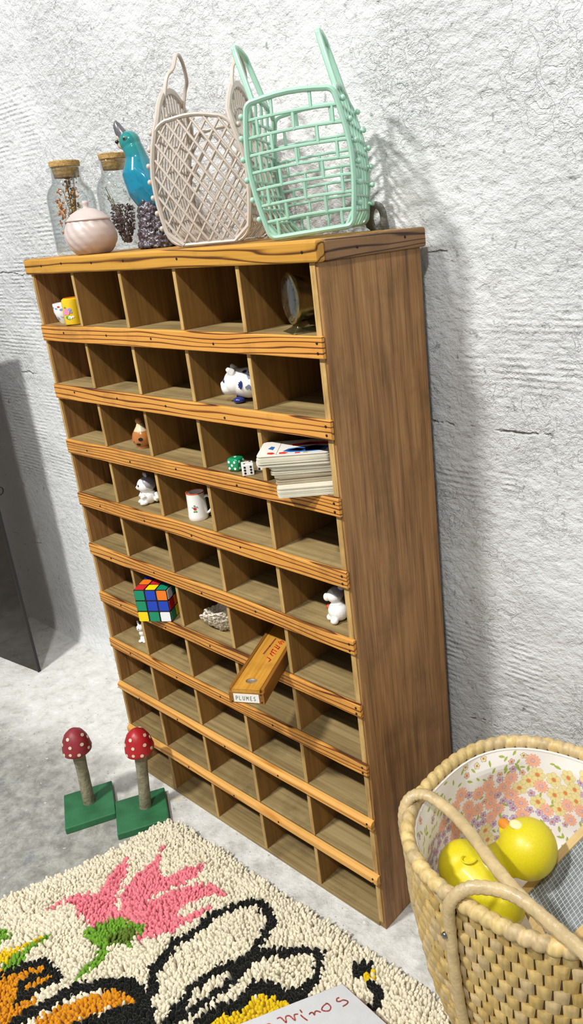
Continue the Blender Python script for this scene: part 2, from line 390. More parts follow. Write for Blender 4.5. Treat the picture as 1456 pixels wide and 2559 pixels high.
for i,z in enumerate(ROW):
    if i<9:
        obj('shelf',MB().box((.0072,.0006,z-.008),(W-TS-.0002,D-.0072,z)),M_shelf,cab,smooth=False)
    else:
        tag(obj('bottom_board',MB().box((.0072,-.001,.0005),(W-TS-.0002,D-.0072,z)),M_shelf,cab,smooth=False,bevel=.001),'worn bottom board')
    top=ZB if i==0 else ROW[i-1]-.0081
    for j,x in enumerate(DIV):
        d=obj('divider',MB().box((x-.0062,.0008,z+.0002),(x,D-.0072,top-.0001)),M_div,cab,smooth=False)
        e=obj('divider_edge',MB().box((x-.0062,-.0004,z+.0002),(x,.0007,top-.0001 if i else top-.0001)),M_edge,d,smooth=False)
RH=[.0250,.0235,.0240,.0225,.0205,.0190,.0185,.0155,.0165]
rn=[]
for i in range(9):
    z=ROW[i]; h=RH[i]; pale=i>=7
    mb=MB()
    if pale:
        prof=[(-.0008,0),(-.0062,-.0008),(-.0088,-.0042),(-.0088,-h+.004),(-.0062,-h),(-.0008,-h)]
    else:
        prof=[(-.0008,0),(-.0047,0),(-.0058,-.0012),(-.0058,-h+.0008),(-.0050,-h),(-.0008,-h)]
    n=24; vs=[];fs=[]; k=len(prof)
    random.seed(30+i)
    for a in range(n+1):
        x=.0035+(W-.0035-.0006)*a/n
        w=.0006*mnoise.noise(Vector((x*22,i*3.1,0)))+.0004*mnoise.noise(Vector((x*60,i*3.1,5)))
        for (y,zz) in prof: vs.append((x,y,z+zz+w*(1 if zz>-.01 else .8)))
    for a in range(n):
        for b in range(k): fs.append((a*k+b,a*k+(b+1)%k,(a+1)*k+(b+1)%k,(a+1)*k+b))
    fs+= [tuple(range(k)),tuple(n*k+b for b in range(k))[::-1]]
    mb.add(vs,fs)
    r=obj('front_rail',mb,M_rail_pale if pale else M_rail,cab,smooth=False,bevel=.0006)
    if pale: tag(r,'pale rounded replacement rail')
    yy=-.0089 if pale else -.0060
    xs=[.066+.01*random.random(),.185+.02*random.random(),.30+.02*random.random(),.42+.02*random.random()]
    for x in xs: copy_to(nail0,r,loc=(x,yy,z-h*(.35+.35*random.random())))
    for q in (.3,.75): copy_to(nail0,r,loc=(W-.008,yy,z-h*q))
M_rust=simple('dark_iron','6a6860',.5,.6,bump=.4,bscale=300,var=.3)
# hanging ring standing up behind the top edge
hr=MB(); pts=[]
for k in range(20):
    a=2*PI*k/20; pts.append((.0088*cos(a),0,.0165+.0155*sin(a)))
hr.tube(pts,[.0016]*20,10,closed=True,flat=3.0,up=(0,1,0))
hr.v=[Vector((v.x-(.003 if v.x<0 else 0)*(1 if v.x<-.010 else 0),v.y,v.z)) for v in hr.v]
hr.box((-.010,-.001,-.03),(.010,.001,.006))
obj('hanging_plate',hr,M_rust,cab,loc=(.549,D+.0088,ZT-.0015),rot=(0,0,.5))

# smoked glass panel at the far left
M_smoke,nt_,p_=newmat('smoked_glass'); p_.inputs['Base Color'].default_value=srgb('3e2d18'); p_.inputs['Roughness'].default_value=.08; p_.inputs['Specular IOR Level'].default_value=.15; p_.inputs['Transmission Weight'].default_value=.9; p_.inputs['IOR'].default_value=1.4
gp=thing('smoked_glass_panel','upright dark brown smoked glass panel at the left edge beside the wall','glass panel',(-.514,.062,0),math.radians(187.5))
obj('pane',MB().box((0,-.0025,0),(.62,.0025,.90)),M_smoke,gp,smooth=False,bevel=.0006)
obj('edge_trim',MB().box((-.004,-.0035,0),(-.0002,.0035,.90)),simple('black_edge','14110d',.4),gp,smooth=False)
rg=MB(); rg.tube([(.0,.010+.009*cos(2*PI*k/16),.009*sin(2*PI*k/16)) for k in range(16)],.0014,6,closed=True)
obj('ring_catch',rg,simple('black_wire','1a1815',.4,.5),gp,loc=(-.002,-.004,.462),rot=(0,0,PI))

# ---------------------------------------------------------------- figures and trinkets in the compartments
M_porc=simple('white_porcelain','f1efe9',.22,coat=.5)
M_black=simple('black_paint','15130f',.35)
M_red=simple('red_paint','d23a1c',.4)
M_blue=simple('cobalt_blue','1c2a6e',.25,coat=.4)
M_ltblue=simple('wash_blue','8c9cc4',.3,coat=.3)
M_grey=simple('grey_paint','98959c',.35)
M_green=simple('leaf_green','4d9a3c',.4)
M_pink=simple('pink_paint','dd8fae',.4)
def disc(mb,c,n,r,mi=0,h=.0002,seg=12,sx=1.0):
    """small flat painted spot lying on a surface at c with normal n"""
    n=Vector(n).normalized(); q=n.to_track_quat('Z','Y').to_matrix().to_4x4(); M=Matrix.Translation(Vector(c))@q
    mb.prism([(r*sx*cos(2*PI*k/seg),r*sin(2*PI*k/seg)) for k in range(seg)],-h,h,mi,M)
def petal(mb,c,n,ang,l,w,mi):
    n=Vector(n).normalized(); q=n.to_track_quat('Z','Y').to_matrix().to_4x4(); M=Matrix.Translation(Vector(c))@q@Matrix.Rotation(ang,4,'Z')
    mb.prism([(0,0),(l*.5,-w*.45),(l*.85,-w*.5),(l,0),(l*.85,w*.5),(l*.5,w*.45)],-.0002,.0002,mi,M)
# floral cups, upper left compartment
cup=thing('egg_cup','small white porcelain cup with red and blue painting behind the yellow jar','cup',(.036,.022,ROW[0]))
cupp=[(0,.0005),(.0085,0),(.0095,.0015),(.0135,.010),(.0160,.018),(.0162,.030),(.0158,.0315),(.0150,.030),(.0148,.019),(.009,.004),(0,.003)]
obj('bowl',MB().lathe(cupp,28),M_porc,cup)
pm=MB()
for a,z,r,mi in ((-1.9,.0165,.0024,0),(-1.15,.016,.0017,0),(-1.3,.024,.0016,1),(-1.5,.010,.002,1),(-1.75,.0255,.0016,1),(-.75,.022,.002,1),(-.8,.012,.0022,1),(-1.0,.0265,.0015,0)):
    rr=.0161 if z>.017 else .0135+.00028*(z-.010)*1000*.33; disc(pm,(rr*cos(a),rr*sin(a),z),(cos(a),sin(a),-.1),r,mi,sx=1.6)
obj('painted_decor',pm,[M_red,M_ltblue],cup,smooth=False)
jar=thing('floral_jar','small yellow cylindrical ceramic jar with pink flower decoration in the top left compartment','jar',(.0795,.012,ROW[0]))
M_yel=simple('yellow_glaze','e5bc1e',.18,coat=.6,var=.12,vscale=120)
jp=[(0,.0005),(.012,0),(.0142,.0015),(.0146,.004),(.0146,.034),(.0135,.0385),(.0105,.0405),(.0100,.039),(.0095,.030),(0,.028)]
obj('jar_body',MB().lathe(jp,32),M_yel,jar)
tag(obj('rim',MB().tube([(.0103*cos(2*PI*k/24),.0103*sin(2*PI*k/24),.0403) for k in range(24)],.0006,6,closed=True),simple('orange_rim','c8641e',.3),jar),'orange rim')
pm=MB(); a0=-1.15
for k in range(6):
    t=2*PI*k/6; c=(.0148*cos(a0),.0148*sin(a0),.021); petal(pm,c,(cos(a0),sin(a0),0),t,.0052,.0042,0)
for a,z,mi,r in ((-.9,.012,2,.0024),(-1.2,.0125,1,.0022),(-1.05,.011,1,.002),(-.82,.024,3,.0022),(-.72,.020,3,.0016),(-1.3,.027,1,.0014),(-.6,.013,2,.0015),(-1.5,.018,0,.0020)):
    disc(pm,(.0148*cos(a),.0148*sin(a),z),(cos(a),sin(a),0),r,mi,sx=1.3)
obj('painted_flower',pm,[M_pink,M_green,M_porc,M_ltblue],jar,smooth=False)
# brass alarm clock
M_brass=simple('tarnished_brass','b5b08c',.24,1,var=.35,vscale=60); M_brassd=simple('dark_brass','968c66',.42,1,var=.3,vscale=80)
cl=thing('alarm_clock','round tarnished brass alarm clock on a square foot in the top right compartment','clock',(.5655,.0205,ROW[0]),math.atan2(-.9,-.45)-PI)
# local +x = backwards, face looks to -x
Ry=Matrix.Rotation(-PI/2,4,'Y'); T=Matrix.Translation((0,0,.0385))@Matrix.Scale(.93,4)
prof=[(0,-.030),(.012,-.030),(.019,-.026),(.0245,-.014),(.0275,-.002),(.0300,.006),(.0315,.009),(.0312,.0115),(.0285,.0125),(.0285,.011),(0,.011)]
obj('case',MB().lathe(prof,48,M=T@Ry),M_brass,cl)
obj('dial',MB().lathe([(0,.0112),(.0282,.0112),(.0282,.0118),(0,.0118)],40,M=T@Ry),simple('dial_grey','4c4d48',.35,.4),cl)
hd=MB(); 
for k in range(12):
    a=2*PI*k/12; hd.box((-.0008,-.0028,0),(.0008,.0028,.0006),0,T@Ry@Matrix.Translation((.0235*cos(a),.0235*sin(a),.0119))@Matrix.Rotation(a+PI/2,4,'Z')@Matrix.Identity(4))
obj('hour_marks',hd,M_black,cl,smooth=False)
for nm,a,l in (('hour_hand',2.1,.013),('minute_hand',-.6,.020)):
    obj(nm,MB().box((0,-.0008,.0128),(l,.0008,.0133),0,T@Ry@Matrix.Rotation(a,4,'Z')),M_black,cl,smooth=False)
M_glass,nt_,p_=newmat('clear_glass')
tr_=N(nt_,'ShaderNodeBsdfTransparent'); tr_.inputs[0].default_value=(.955,.97,.965,1); gl_=N(nt_,'ShaderNodeBsdfGlossy'); gl_.inputs['Roughness'].default_value=.02
lw_=N(nt_,'ShaderNodeLayerWeight'); lw_.inputs[0].default_value=.16; mx_=N(nt_,'ShaderNodeMixShader'); L(nt_,mathn(nt_,'MULTIPLY_ADD',lw_.outputs['Facing'],.85,.03),mx_.inputs[0]); L(nt_,tr_.outputs[0],mx_.inputs[1]); L(nt_,gl_.outputs[0],mx_.inputs[2])
L(nt_,mx_.outputs[0],[n for n in nt_.nodes if n.type=='OUTPUT_MATERIAL'][0].inputs[0])
g=[(.0283,.0122)]+[(.0283*cos(t),.0122+.0052*sin(t)) for t in (.25,.5,.8,1.1,1.35)]+[(0,.0176),(0,.0166)]+[(.0272*cos(t),.0118+.0046*sin(t)) for t in (1.35,1.1,.8,.5,.25)]+[(.0272,.0122),(.0283,.0122)]
obj('glass',MB().lathe(g,40,M=T@Ry),M_glass,cl)
kb=MB(); kb.tube([(.027,0,.0385),(.033,0,.0385)],[.006,.005],12); obj('winding_knob',kb,M_brassd,cl)
ft=MB(); 
def frus(mb,s0,s1,z0,z1):
    mb.add([(-s0,-s0*1.2,z0),(s0,-s0*1.2,z0),(s0,s0*1.2,z0),(-s0,s0*1.2,z0),(-s1,-s1*1.2,z1),(s1,-s1*1.2,z1),(s1,s1*1.2,z1),(-s1,s1*1.2,z1)],[(0,3,2,1),(4,5,6,7),(0,1,5,4),(1,2,6,5),(2,3,7,6),(3,0,4,7)])
frus(ft,.0165,.0165,0,.0012); frus(ft,.0155,.0085,.0012,.0055); frus(ft,.0085,.0055,.0055,.0125)
obj('foot',ft,M_brassd,cl,bevel=.0005)
# delft pig
pig=thing('pig_figurine','glossy white ceramic pig with cobalt blue flowers in the second row','figurine',(.4440,.034,ROW[1]),0)
# faces the lower left: local -x is the snout
pig.rotation_euler.z=math.radians(38)
b=MB(); b.sphere((0,0,.024),(.027,.0205,.0200),32,20); b.sphere((-.015,0,.0265),(.0180,.0180,.0175),28,18); b.tube([(-.024,0,.0215),(-.0352,0,.0185)],[.0125,.0088],16)
for s in (-1,1):
    b.tube([(-.0185,s*.010,.040),(-.0235,s*.0145,.0465)],[.0062,.0026],10)
obj0=blob('pig_body',b,M_porc,pig,voxel=.0009,smooth=8)
for sx,sy in ((-.014,-.0115),(-.014,.0115),(.013,-.0115),(.013,.0115)):
    tag(obj('foot',MB().sphere((sx,sy,.0042),(.0078,.0065,.0042),16,10),M_blue,pig),'cobalt blue foot')
e=MB()
for s in (-1,1):
    e.sphere((-.0312,s*.0088,.0300),(.0012,.0016,.0024),10,8)
obj('eyes',e,M_blue,pig)
e=MB(); disc(e,(-.0356,0,.0186),(-1,0,-.1),.0070,0,.0004,16); 
obj('snout_disc',e,M_ltblue,pig,smooth=False)
fl=MB()
def onpig(a,b_):  # a: azimuth, b_: elevation on the body ellipsoid
    c=Vector((.0275*cos(b_)*cos(a),.0210*cos(b_)*sin(a),.024+.0205*sin(b_))); n=Vector((c.x/.0275**2,c.y/.021**2,(c.z-.024)/.0205**2)).normalized(); return c,n
for (a,b_,k0,k1,rot,r) in ((-1.75,.05,0,5,1.9,.0062),(-1.45,.42,0,3,.5,.0058),(-1.0,-.05,0,5,.0,.0058),(-1.15,.75,0,4,.8,.0055),(-1.6,.85,0,3,1.5,.005),(-.6,.35,0,4,-.4,.005)):
    c,n=onpig(a,b_)
    for k in range(k0,k1): petal(fl,c,n,rot+k*.55,r,.0024,0)
for k in range(10):
    c,n=onpig(-1.55+.09*k,-.12+.08*sin(k*2)); disc(fl,c,n,.0022,1,.0002)
obj('painted_flowers',fl,[M_blue,simple('grey_blue_line','75809a',.3)],pig,smooth=False)
# turned wooden doll
dl=thing('wooden_doll','little turned wooden peg doll with painted eyes in the third row','figurine',(.187,.024,ROW[2]))
M_tw=simple('varnished_wood','b9763a',.22,coat=.6,var=.2,vscale=60); M_cream=simple('cream_lacquer','d9c29c',.25,coat=.4)
obj('doll_body',MB().lathe([(0,0),(.0088,0),(.0096,.0018),(.0092,.0032),(.0108,.0045),(.0145,.010),(.0155,.017),(.0135,.024),(.0112,.0275),(0,.0275)],32),M_tw,dl)
tag(obj('collar',MB().lathe([(.0,.0275),(.0108,.0272),(.0098,.0295),(.0065,.034),(.0046,.039),(0,.039)],28),M_cream,dl),'cream coloured shoulders')
obj('head',MB().sphere((-.0005,-.0005,.0425),(.0056,.0056,.0052),20,12),M_tw,dl)
e=MB()
for a,z,r,mi in ((-.75,.0165,.0027,0),(-1.1,.0085,.0026,0),(-1.7,.014,.0019,1)):
    rr=.0153 if z>.012 else .0132; disc(e,(rr*cos(a),rr*sin(a),z),(cos(a),sin(a),.05 if z>.012 else -.5),r,mi,.0004,14,1.3)
obj('painted_marks',e,[M_black,simple('doll_pink','c9605a',.3)],dl,smooth=False)
# dice
def die(name,label,size,col,pipc,loc,rz,rnd,faces):
    mb=MB(); s=size/2; mb.box((-s,-s,-s),(s,s,s))
    t=thing(name,label,'die',(loc[0],loc[1],loc[2]+s),math.radians(rz))
    body=obj('die_body',mb,col,t,bevel=rnd,segs=4,angle=80)
    p=MB()
    lay={1:[(0,0)],2:[(-1,-1),(1,1)],3:[(-1,-1),(0,0),(1,1)],4:[(-1,-1),(1,-1),(-1,1),(1,1)],5:[(-1,-1),(1,-1),(-1,1),(1,1),(0,0)],6:[(-1,-1),(-1,0),(-1,1),(1,-1),(1,0),(1,1)]}
    for d,n in faces.items():
        for u,v in lay[n]:
            q=.24*size if n!=6 else .25*size
            c={'-y':(u*q,-s,v*q),'+x':(s,u*q,v*q),'+z':(u*q,v*q,s),'-x':(-s,u*q,v*q)}[d]; nn={'-y':(0,-1,0),'+x':(1,0,0),'+z':(0,0,1),'-x':(-1,0,0)}[d]
            disc(p,c,nn,size*.095,0,.0003)
    obj('pips',p,pipc,t,smooth=False)
    return t
M_gd=simple('green_die_plastic','0f8a56',.15,coat=.6); M_pip=simple('white_pip','e9eee9',.4)
die('green_die','rounded green die with white pips, left of the two white dice',.0185,M_gd,M_pip,(.4185,.0135,ROW[2]),14,.0042,{'-y':5,'+z':1,'+x':4})
die('white_die','white die with sharp corners showing six black pips, in front of the rounded one',.0158,M_porc,M_black,(.4475,.0085,ROW[2]),52,.0012,{'-y':6,'+z':2,'+x':3})
die('white_die','white rounded die showing one pip on top, behind the sharp cornered die',.0158,M_porc,M_black,(.4530,.031,ROW[2]),35,.0032,{'-y':3,'+z':1,'+x':4})
# playing cards
def cardmesh(w=.0615,l=.086,t=.00105,r=.005,edge=0):
    pts=[]
    for cx,cy,a0 in ((l-r,r,-PI/2),(l-r,w-r,0),(r,w-r,PI/2),(r,r,PI)):
        for k in range(5): a=a0+PI/2*k/4; pts.append((cx+r*cos(a),cy+r*sin(a)))
    return MB().prism(pts,0,t)
M_card=simple('card_stock','d9d2bd',.5,var=.12,vscale=30); M_cardface=simple('card_face','eee9df',.28,coat=.2)
M_cardshade=simple('shaded_card','a89c82',.6,var=.15,vscale=40)  # darker card tone: the shadow inside the pile is painted into it
M_cy=simple('card_yellow','e0cc2c',.4); M_cb=simple('card_blue','2b62a8',.4); M_cr=simple('card_red','cf3524',.4)
def deck(n,base,z,yaw,mat,label,group,pitch,jit,l=.086,w=.0615,place='pile'):
    proto=None; out=[]
    for k in range(n):
        if proto is None: proto=obj('playing_card',cardmesh(w,l,pitch*.88),mat,None,smooth=False); c=proto
        else: c=copy_to(proto)
        c.location=(base[0]+random.uniform(-jit,jit),base[1]+random.uniform(-jit,jit),z+.0002+k*pitch); c.rotation_euler=(0,0,math.radians(yaw+random.uniform(-jit,jit)*500))
        tag(c,label,'playing card',group); out.append(c)
    return out
random.seed(5)
deck(9,(.5545,-.0400,0),ROW[2],40.5,M_card,'plain white card in the bottom pack of the card pile','cards of the bottom pack',.00135,.0004,.078,.058)
deck(7,(.5430,-.0305,0),ROW[2]+.0126,42,M_cardshade,'card with shade painted into its colour in the dark pack just above the bottom pack','cards of the shade-toned pack',.00155,.0012,.082,.058)
deck(8,(.5395,-.0330,0),ROW[2]+.0240,40,M_card,'cream card in the fanned third pack from the bottom','cards of the fanned pack',.0014,.0014,.082,.058)
tp=deck(10,(.5300,-.0440,0),ROW[2]+.0358,38.5,M_card,'cream edged card in the top pack under the picture card','cards of the top pack',.0013,.0008,.088,.0615)
yc=obj('playing_card',cardmesh(.03,.05,.0006,.003),M_cy,None,smooth=False,loc=(.5350,-.0268,ROW[2]+.0127-.0001),rot=(0,0,math.radians(42))); tag(yc,'yellow card corner sticking out of the pile at the left','playing card')
yc.location.z=ROW[2]+.0235; yc.location.x=.5325; yc.location.y=-.024; yc.scale=(.6,.9,.5)
top=thing('court_card','picture card with red and blue court figure on top of the card pile','playing card',(.5300,-.0440,ROW[2]+.0358+.0133),math.radians(38.5))
obj('card_sheet',cardmesh(.0615,.088,.0009),M_cardface,top,smooth=False)
fig=MB(); z=.00105
def patch(pts,mi): fig.prism(pts,z-.0002,z,mi)
patch([(.030,.016),(.040,.010),(.062,.008),(.082,.010),(.085,.026),(.070,.034),(.052,.030),(.036,.026)],1)
patch([(.034,.018),(.052,.013),(.060,.020),(.046,.026)],3)
patch([(.058,.012),(.074,.012),(.080,.024),(.066,.032),(.056,.024)],0)
patch([(.062,.015),(.072,.015),(.074,.021),(.064,.022)],2)
patch([(.040,.036),(.060,.037),(.084,.034),(.084,.044),(.060,.050),(.038,.044)],0); patch([(.046,.040),(.060,.040),(.074,.041),(.060,.046)],1)
patch([(.010,.030),(.017,.024),(.018,.036),(.013,.040)],1); patch([(.012,.008),(.018,.005),(.022,.008),(.018,.014),(.012,.014)],0); patch([(.027,.006),(.034,.005),(.038,.009),(.032,.013),(.026,.012)],0); patch([(.046,.004),(.052,.004),(.052,.008),(.046,.008)],0); patch([(.056,.003),(.062,.003),(.061,.007),(.056,.007)],2)
fig.ribbon([(.0235,.002),(.0245,.059)],.0006,.0001) if False else None
for ln in ([(.0235,.003),(.0235,.058)],[(.0235,.003),(.086,.003)]): 
    fig._rib([(a,b) for a,b in ln],.0004,.0002,4,Matrix.Translation((0,0,z)))
obj('printed_figure',fig,[M_cr,M_cb,simple('card_gold','d9a52a',.4),M_porc,M_grey],top,smooth=False)
# kitten figurine with bow (row 4)
def critter(name,label,loc,rz,scale,parts,extra,vox=.0009,cat='figurine'):
    t=thing(name,label,cat,loc,math.radians(rz))
    b=MB()
    for p in parts:
        if p[0]=='s': b.sphere(tuple(x*scale for x in p[1]),tuple(x*scale for x in p[2]),20,12)
        else: b.tube([tuple(x*scale for x in q) for q in p[1]],[x*scale for x in p[2]],12)
    blob(name.split('_')[0]+'_body',b,M_porc,t,voxel=vox,smooth=5)
    for nm,shapes,mat,lab in extra:
        m=MB()
        for p in shapes:
            if p[0]=='s': m.sphere(tuple(x*scale for x in p[1]),tuple(x*scale for x in p[2]),14,10)
            else: m.tube([tuple(x*scale for x in q) for q in p[1]],[x*scale for x in p[2]],10)
        o=obj(nm,m,mat,t)
        if lab: tag(o,lab)
    return t
critter('cat_figurine','white porcelain kitten with a grey bow on its head in the fourth row',(.1725,.026,ROW[3]),-20,1.0,
 [('s',(0,0,.012),(.0125,.0125,.013)),('s',(0,-.002,.031),(.0135,.0140,.0130)),('s',(-.003,-.013,.0285),(.0055,.0045,.0042)),('s',(-.006,-.0105,.004),(.005,.007,.004)),('s',(.006,-.0105,.004),(.005,.007,.004)),('t',[(-.008,-.007,.017),(-.004,-.013,.012)],[.0045,.0036]),('t',[(.008,-.007,.017),(.004,-.013,.012)],[.0045,.0036]),('t',[(.010,.008,.006),(.017,.010,.012),(.014,.008,.020)],[.004,.004,.0028])],
 [('bow',[('s',(-.005,-.001,.0475),(.0042,.0022,.0032)),('s',(.005,-.001,.0485),(.0048,.0024,.0040)),('s',(0,-.001,.0455),(.002,.002,.002))],simple('pale_grey_bow','b9b7c4',.3,coat=.4),'pale grey bow'),
  ('painted_cap',[('s',(.0012,.0012,.0335),(.0137,.0138,.0122))],M_grey,'grey painted hair'),
  ('eyes',[('s',(-.0065,-.0138,.0335),(.0014,.001,.002)),('s',(.0050,-.0150,.0335),(.0014,.001,.002))],M_black,None),
  ('nose',[('s',(-.003,-.0172,.0295),(.0012,.0008,.0009))],simple('pale_pink','d9a79c',.4),None)])
# mug
mg=thing('miniature_mug','miniature white china mug with orange rim and small flower in the fourth row','mug',(.3025,.022,ROW[3]),math.radians(32))
mp=[(0,.0005),(.0138,0),(.0148,.0015),(.0150,.006),(.0144,.010),(.0138,.030),(.0136,.039),(.0138,.0415),(.0130,.0420),(.0122,.040),(.0124,.010),(0,.004)]
obj('mug_body',MB().lathe(mp,36),M_porc,mg)
hm=MB(); hm.tube(spline([(.0132,0,.034),(.019,0,.0355),(.0245,0,.029),(.0235,0,.018),(.019,0,.0115),(.0138,0,.0085)],6),.0022,8,flat=1.3); obj('handle',hm,M_porc,mg)
tag(obj('rim',MB().tube([(.0132*cos(2*PI*k/28),.0132*sin(2*PI*k/28),.0416) for k in range(28)],.0009,6,closed=True),simple('orange_band','d8542a',.3),mg),'orange painted rim')
pm=MB(); a=-1.45; c=(.0144*cos(a),.0144*sin(a),.020)
for k in range(6): petal(pm,c,(cos(a),sin(a),0),k*PI/3,.0024,.0024,0)
for da,z,mi in ((-.22,.022,1),(.22,.0225,1),(-.1,.0155,2),(.1,.0155,2),(0,.0245,2)): disc(pm,(.0144*cos(a+da),.0144*sin(a+da),z),(cos(a+da),sin(a+da),0),.0011,mi,sx=1.4)
obj('painted_flower',pm,[M_red,M_ltblue,M_green],mg,smooth=False)
# rabbit with grey ears, row 5 right
critter('rabbit_figurine','white porcelain rabbit with grey ears seen from behind in the fifth row at the right',(.5685,.027,ROW[4]),8,1.0,
 [('s',(0,0,.0135),(.0145,.0135,.0140)),('s',(-.003,-.001,.0355),(.0108,.0110,.0100)),('s',(0,0,.024),(.009,.009,.007)),('s',(-.013,-.005,.033),(.0048,.0048,.0060)),('s',(.0015,-.0130,.0048),(.0058,.0055,.0048)),('s',(-.009,-.006,.005),(.006,.006,.005))],
 [('ears',[('t',[(.003,.003,.043),(.007,.006,.050),(.011,.009,.0585)],[.0042,.0050,.0034])],simple('lilac_grey','b7b2c0',.3,coat=.3),'lilac grey ears'),
  ('painted_cap',[('s',(-.0012,.0012,.0382),(.0107,.0108,.0086))],M_grey,'grey painted head top'),
  ('heart_spot',[('s',(-.0135,-.003,.0175),(.0030,.0034,.0034))],M_red,'orange red heart held in front')])
# tiny rabbit, row 7 left
critter('rabbit_figurine','tiny plain white rabbit figure at the left end of the seventh row',(.0720,.024,ROW[6]),10,1.3,
 [('s',(0,0,.0045),(.0052,.0045,.0045)),('s',(-.001,0,.0125),(.0046,.0044,.0050)),('s',(-.002,-.001,.0205),(.0056,.0050,.0048)),('t',[(-.0045,0,.0235),(-.0075,.001,.0295)],[.0018,.0013]),('t',[(.0005,0,.0240),(.0025,.001,.0300)],[.0018,.0013]),('s',(.0048,-.0035,.002),(.0032,.003,.002)),('s',(-.0015,-.0048,.002),(.0032,.003,.002))],
 [('eyes',[('s',(-.0045,-.0052,.0212),(.0006,.0005,.0008)),('s',(0,-.0060,.0212),(.0006,.0005,.0008))],M_black,None)],vox=.0006)
# puzzle cube
SZ=.0575; cu=thing('puzzle_cube','scrambled coloured puzzle cube standing on the edge of the sixth row','puzzle cube',(0,0,0),math.radians(31))
s=SZ/2
obj('cube_core',MB().box((.0006,.0006,.0006),(SZ-.0006,SZ-.0006,SZ-.0006)),M_black,cu,smooth=False)
CC={'g':simple('green_sticker','0c8a62',.35),'b':simple('blue_sticker','1540b8',.35),'o':simple('orange_sticker','f07a1c',.35),'y':simple('yellow_sticker','f2d60c',.35),'w':simple('white_sticker','eceef2',.35),'r':simple('red_sticker','c8242c',.35)}
u=SZ/3
cub0=obj('cubelet',MB().box((.0002,.0002,.0002),(u-.0002,u-.0002,u-.0002)),M_black,cu,smooth=False,bevel=.0012,loc=(0,0,0))
for i in range(3):
    for j in range(3):
        for k in range(3):
            if (i,j,k)==(0,0,0) or (i,j,k)==(1,1,1): continue
            copy_to(cub0,cu,loc=(i*u,j*u,k*u))
def sticker(face,i,k,c):
    e=.0013; pts=[(e,e+.001),(e+.001,e),(u-e-.001,e),(u-e,e+.001),(u-e,u-e-.001),(u-e-.001,u-e),(e+.001,u-e),(e,u-e-.001)]
    if face=='f': M=Matrix.Translation((i*u,0,k*u))@Matrix.Rotation(PI/2,4,'X')
    elif face=='t': M=Matrix.Translation((i*u,k*u,SZ))
    else: M=Matrix.Translation((SZ,i*u,k*u))@Matrix.Rotation(PI/2,4,'Y')@Matrix.Rotation(PI/2,4,'Z')
    if face=='s': M=Matrix(((0,0,1,SZ),(1,0,0,i*u),(0,1,0,k*u),(0,0,0,1)))
    obj('sticker',MB().prism(pts,-.0001,.00035,0,M),CC[c],cu,smooth=False)
for k,row in enumerate(('ygw','gbb','gbo')):
    for i,c in enumerate(row): sticker('f',i,k,c)
for k,row in enumerate(('ryg','orb','byo')):
    for i,c in enumerate(row): sticker('t',i,k,c)
for k,row in enumerate(('gyr','rob','wgy')):
    for i,c in enumerate(row): sticker('s',i,k,c)
cu.location=(.1670,-.0315,ROW[5])
# barnacled shell fragment
def rocky(name,mb,mats,parent,vox,amp,sc,smooth=2):
    o=blob(name,mb,mats,parent,voxel=vox,smooth=smooth)
    me=o.data
    for v in me.vertices:
        p=v.co; n=v.normal; d=mnoise.fractal(p*sc,1.0,2.0,4); v.co=p+n*d*amp
    return o
sh=thing('shell_fragment','pale barnacled shell fragment lying in the sixth row left of the wooden box','shell',(.3090,.0335,ROW[5]+.0012),math.radians(12))
M_barn=simple('barnacle_crust','cdbfa8',.8,bump=1,bscale=500,var=.4,vscale=260); M_shin=simple('shell_inside','e6dccb',.35,var=.15,vscale=50)
b=MB(); n=24
outer=[];inner=[]
for (r,z,t) in ((.003,0,0),(.017,.001,0),(.026,.010,0),(.032,.022,0),(.036,.036,0)): pass
prof=[(0,.0),(.014,.0),(.023,.007),(.030,.019),(.036,.034),(.034,.0365),(.027,.022),(.018,.010),(0,.006)]
vs=MB().lathe(prof,40,rf=lambda r,z,a: r*(1+.10*sin(3*a+1)+.05*sin(7*a)))
for q,v in enumerate(vs.v):
    v.z=v.z*(1.0+.42*v.x/.034)+ (.004*mnoise.noise(Vector((v.x*80,v.y*80,0)))); v.y*=.66; v.x*=1.28
b.add(vs.v,vs.f)
so=rocky('shell_crust',b,[M_barn,M_shin],sh,.0011,.0022,220)
me=so.data
for p in me.polygons:
    if p.normal.z>.35 and p.center.z>.008: p.material_index=1
# sliding-lid pencil box
bx=thing('pencil_box','slim wooden sliding-lid pencil box jutting out of the sixth row','box',(.4705,-.0955,ROW[5]+.0005),math.atan2(.457,.889))
BW,BL,BH=.0495,.205,.0212
M_box=wood('box_wood',1,[(.25,'8a5a1c'),(.45,'bb842e'),(.65,'d29c40'),(.85,'dcae58')],fine=.8,stain=.55,stainc='7a4a18',rough=.45)
M_boxd=wood('box_wood_side',1,[(.25,'54330f'),(.5,'8a5a22'),(.8,'a97430')],fine=.8,stain=.5,stainc='3c2410',rough=.5)
obj('side_wall',MB().box((0,.004,.0),(.0048,BL,BH)),M_boxd,bx,smooth=False,bevel=.0006)
obj('side_wall',MB().box((BW-.0048,.004,.0),(BW,BL,BH)),M_boxd,bx,smooth=False,bevel=.0006)
obj('front_wall',MB().box((0,0,0),(BW,.0039,BH-.0045)),M_boxd,bx,smooth=False,bevel=.0005)
obj('front_wall',MB().box((.0,BL,0),(BW,BL+.004,BH)),M_boxd,bx,smooth=False,bevel=.0005)
obj('box_bottom',MB().box((.005,.004,.0005),(BW-.005,BL,.003)),M_boxd,bx,smooth=False)
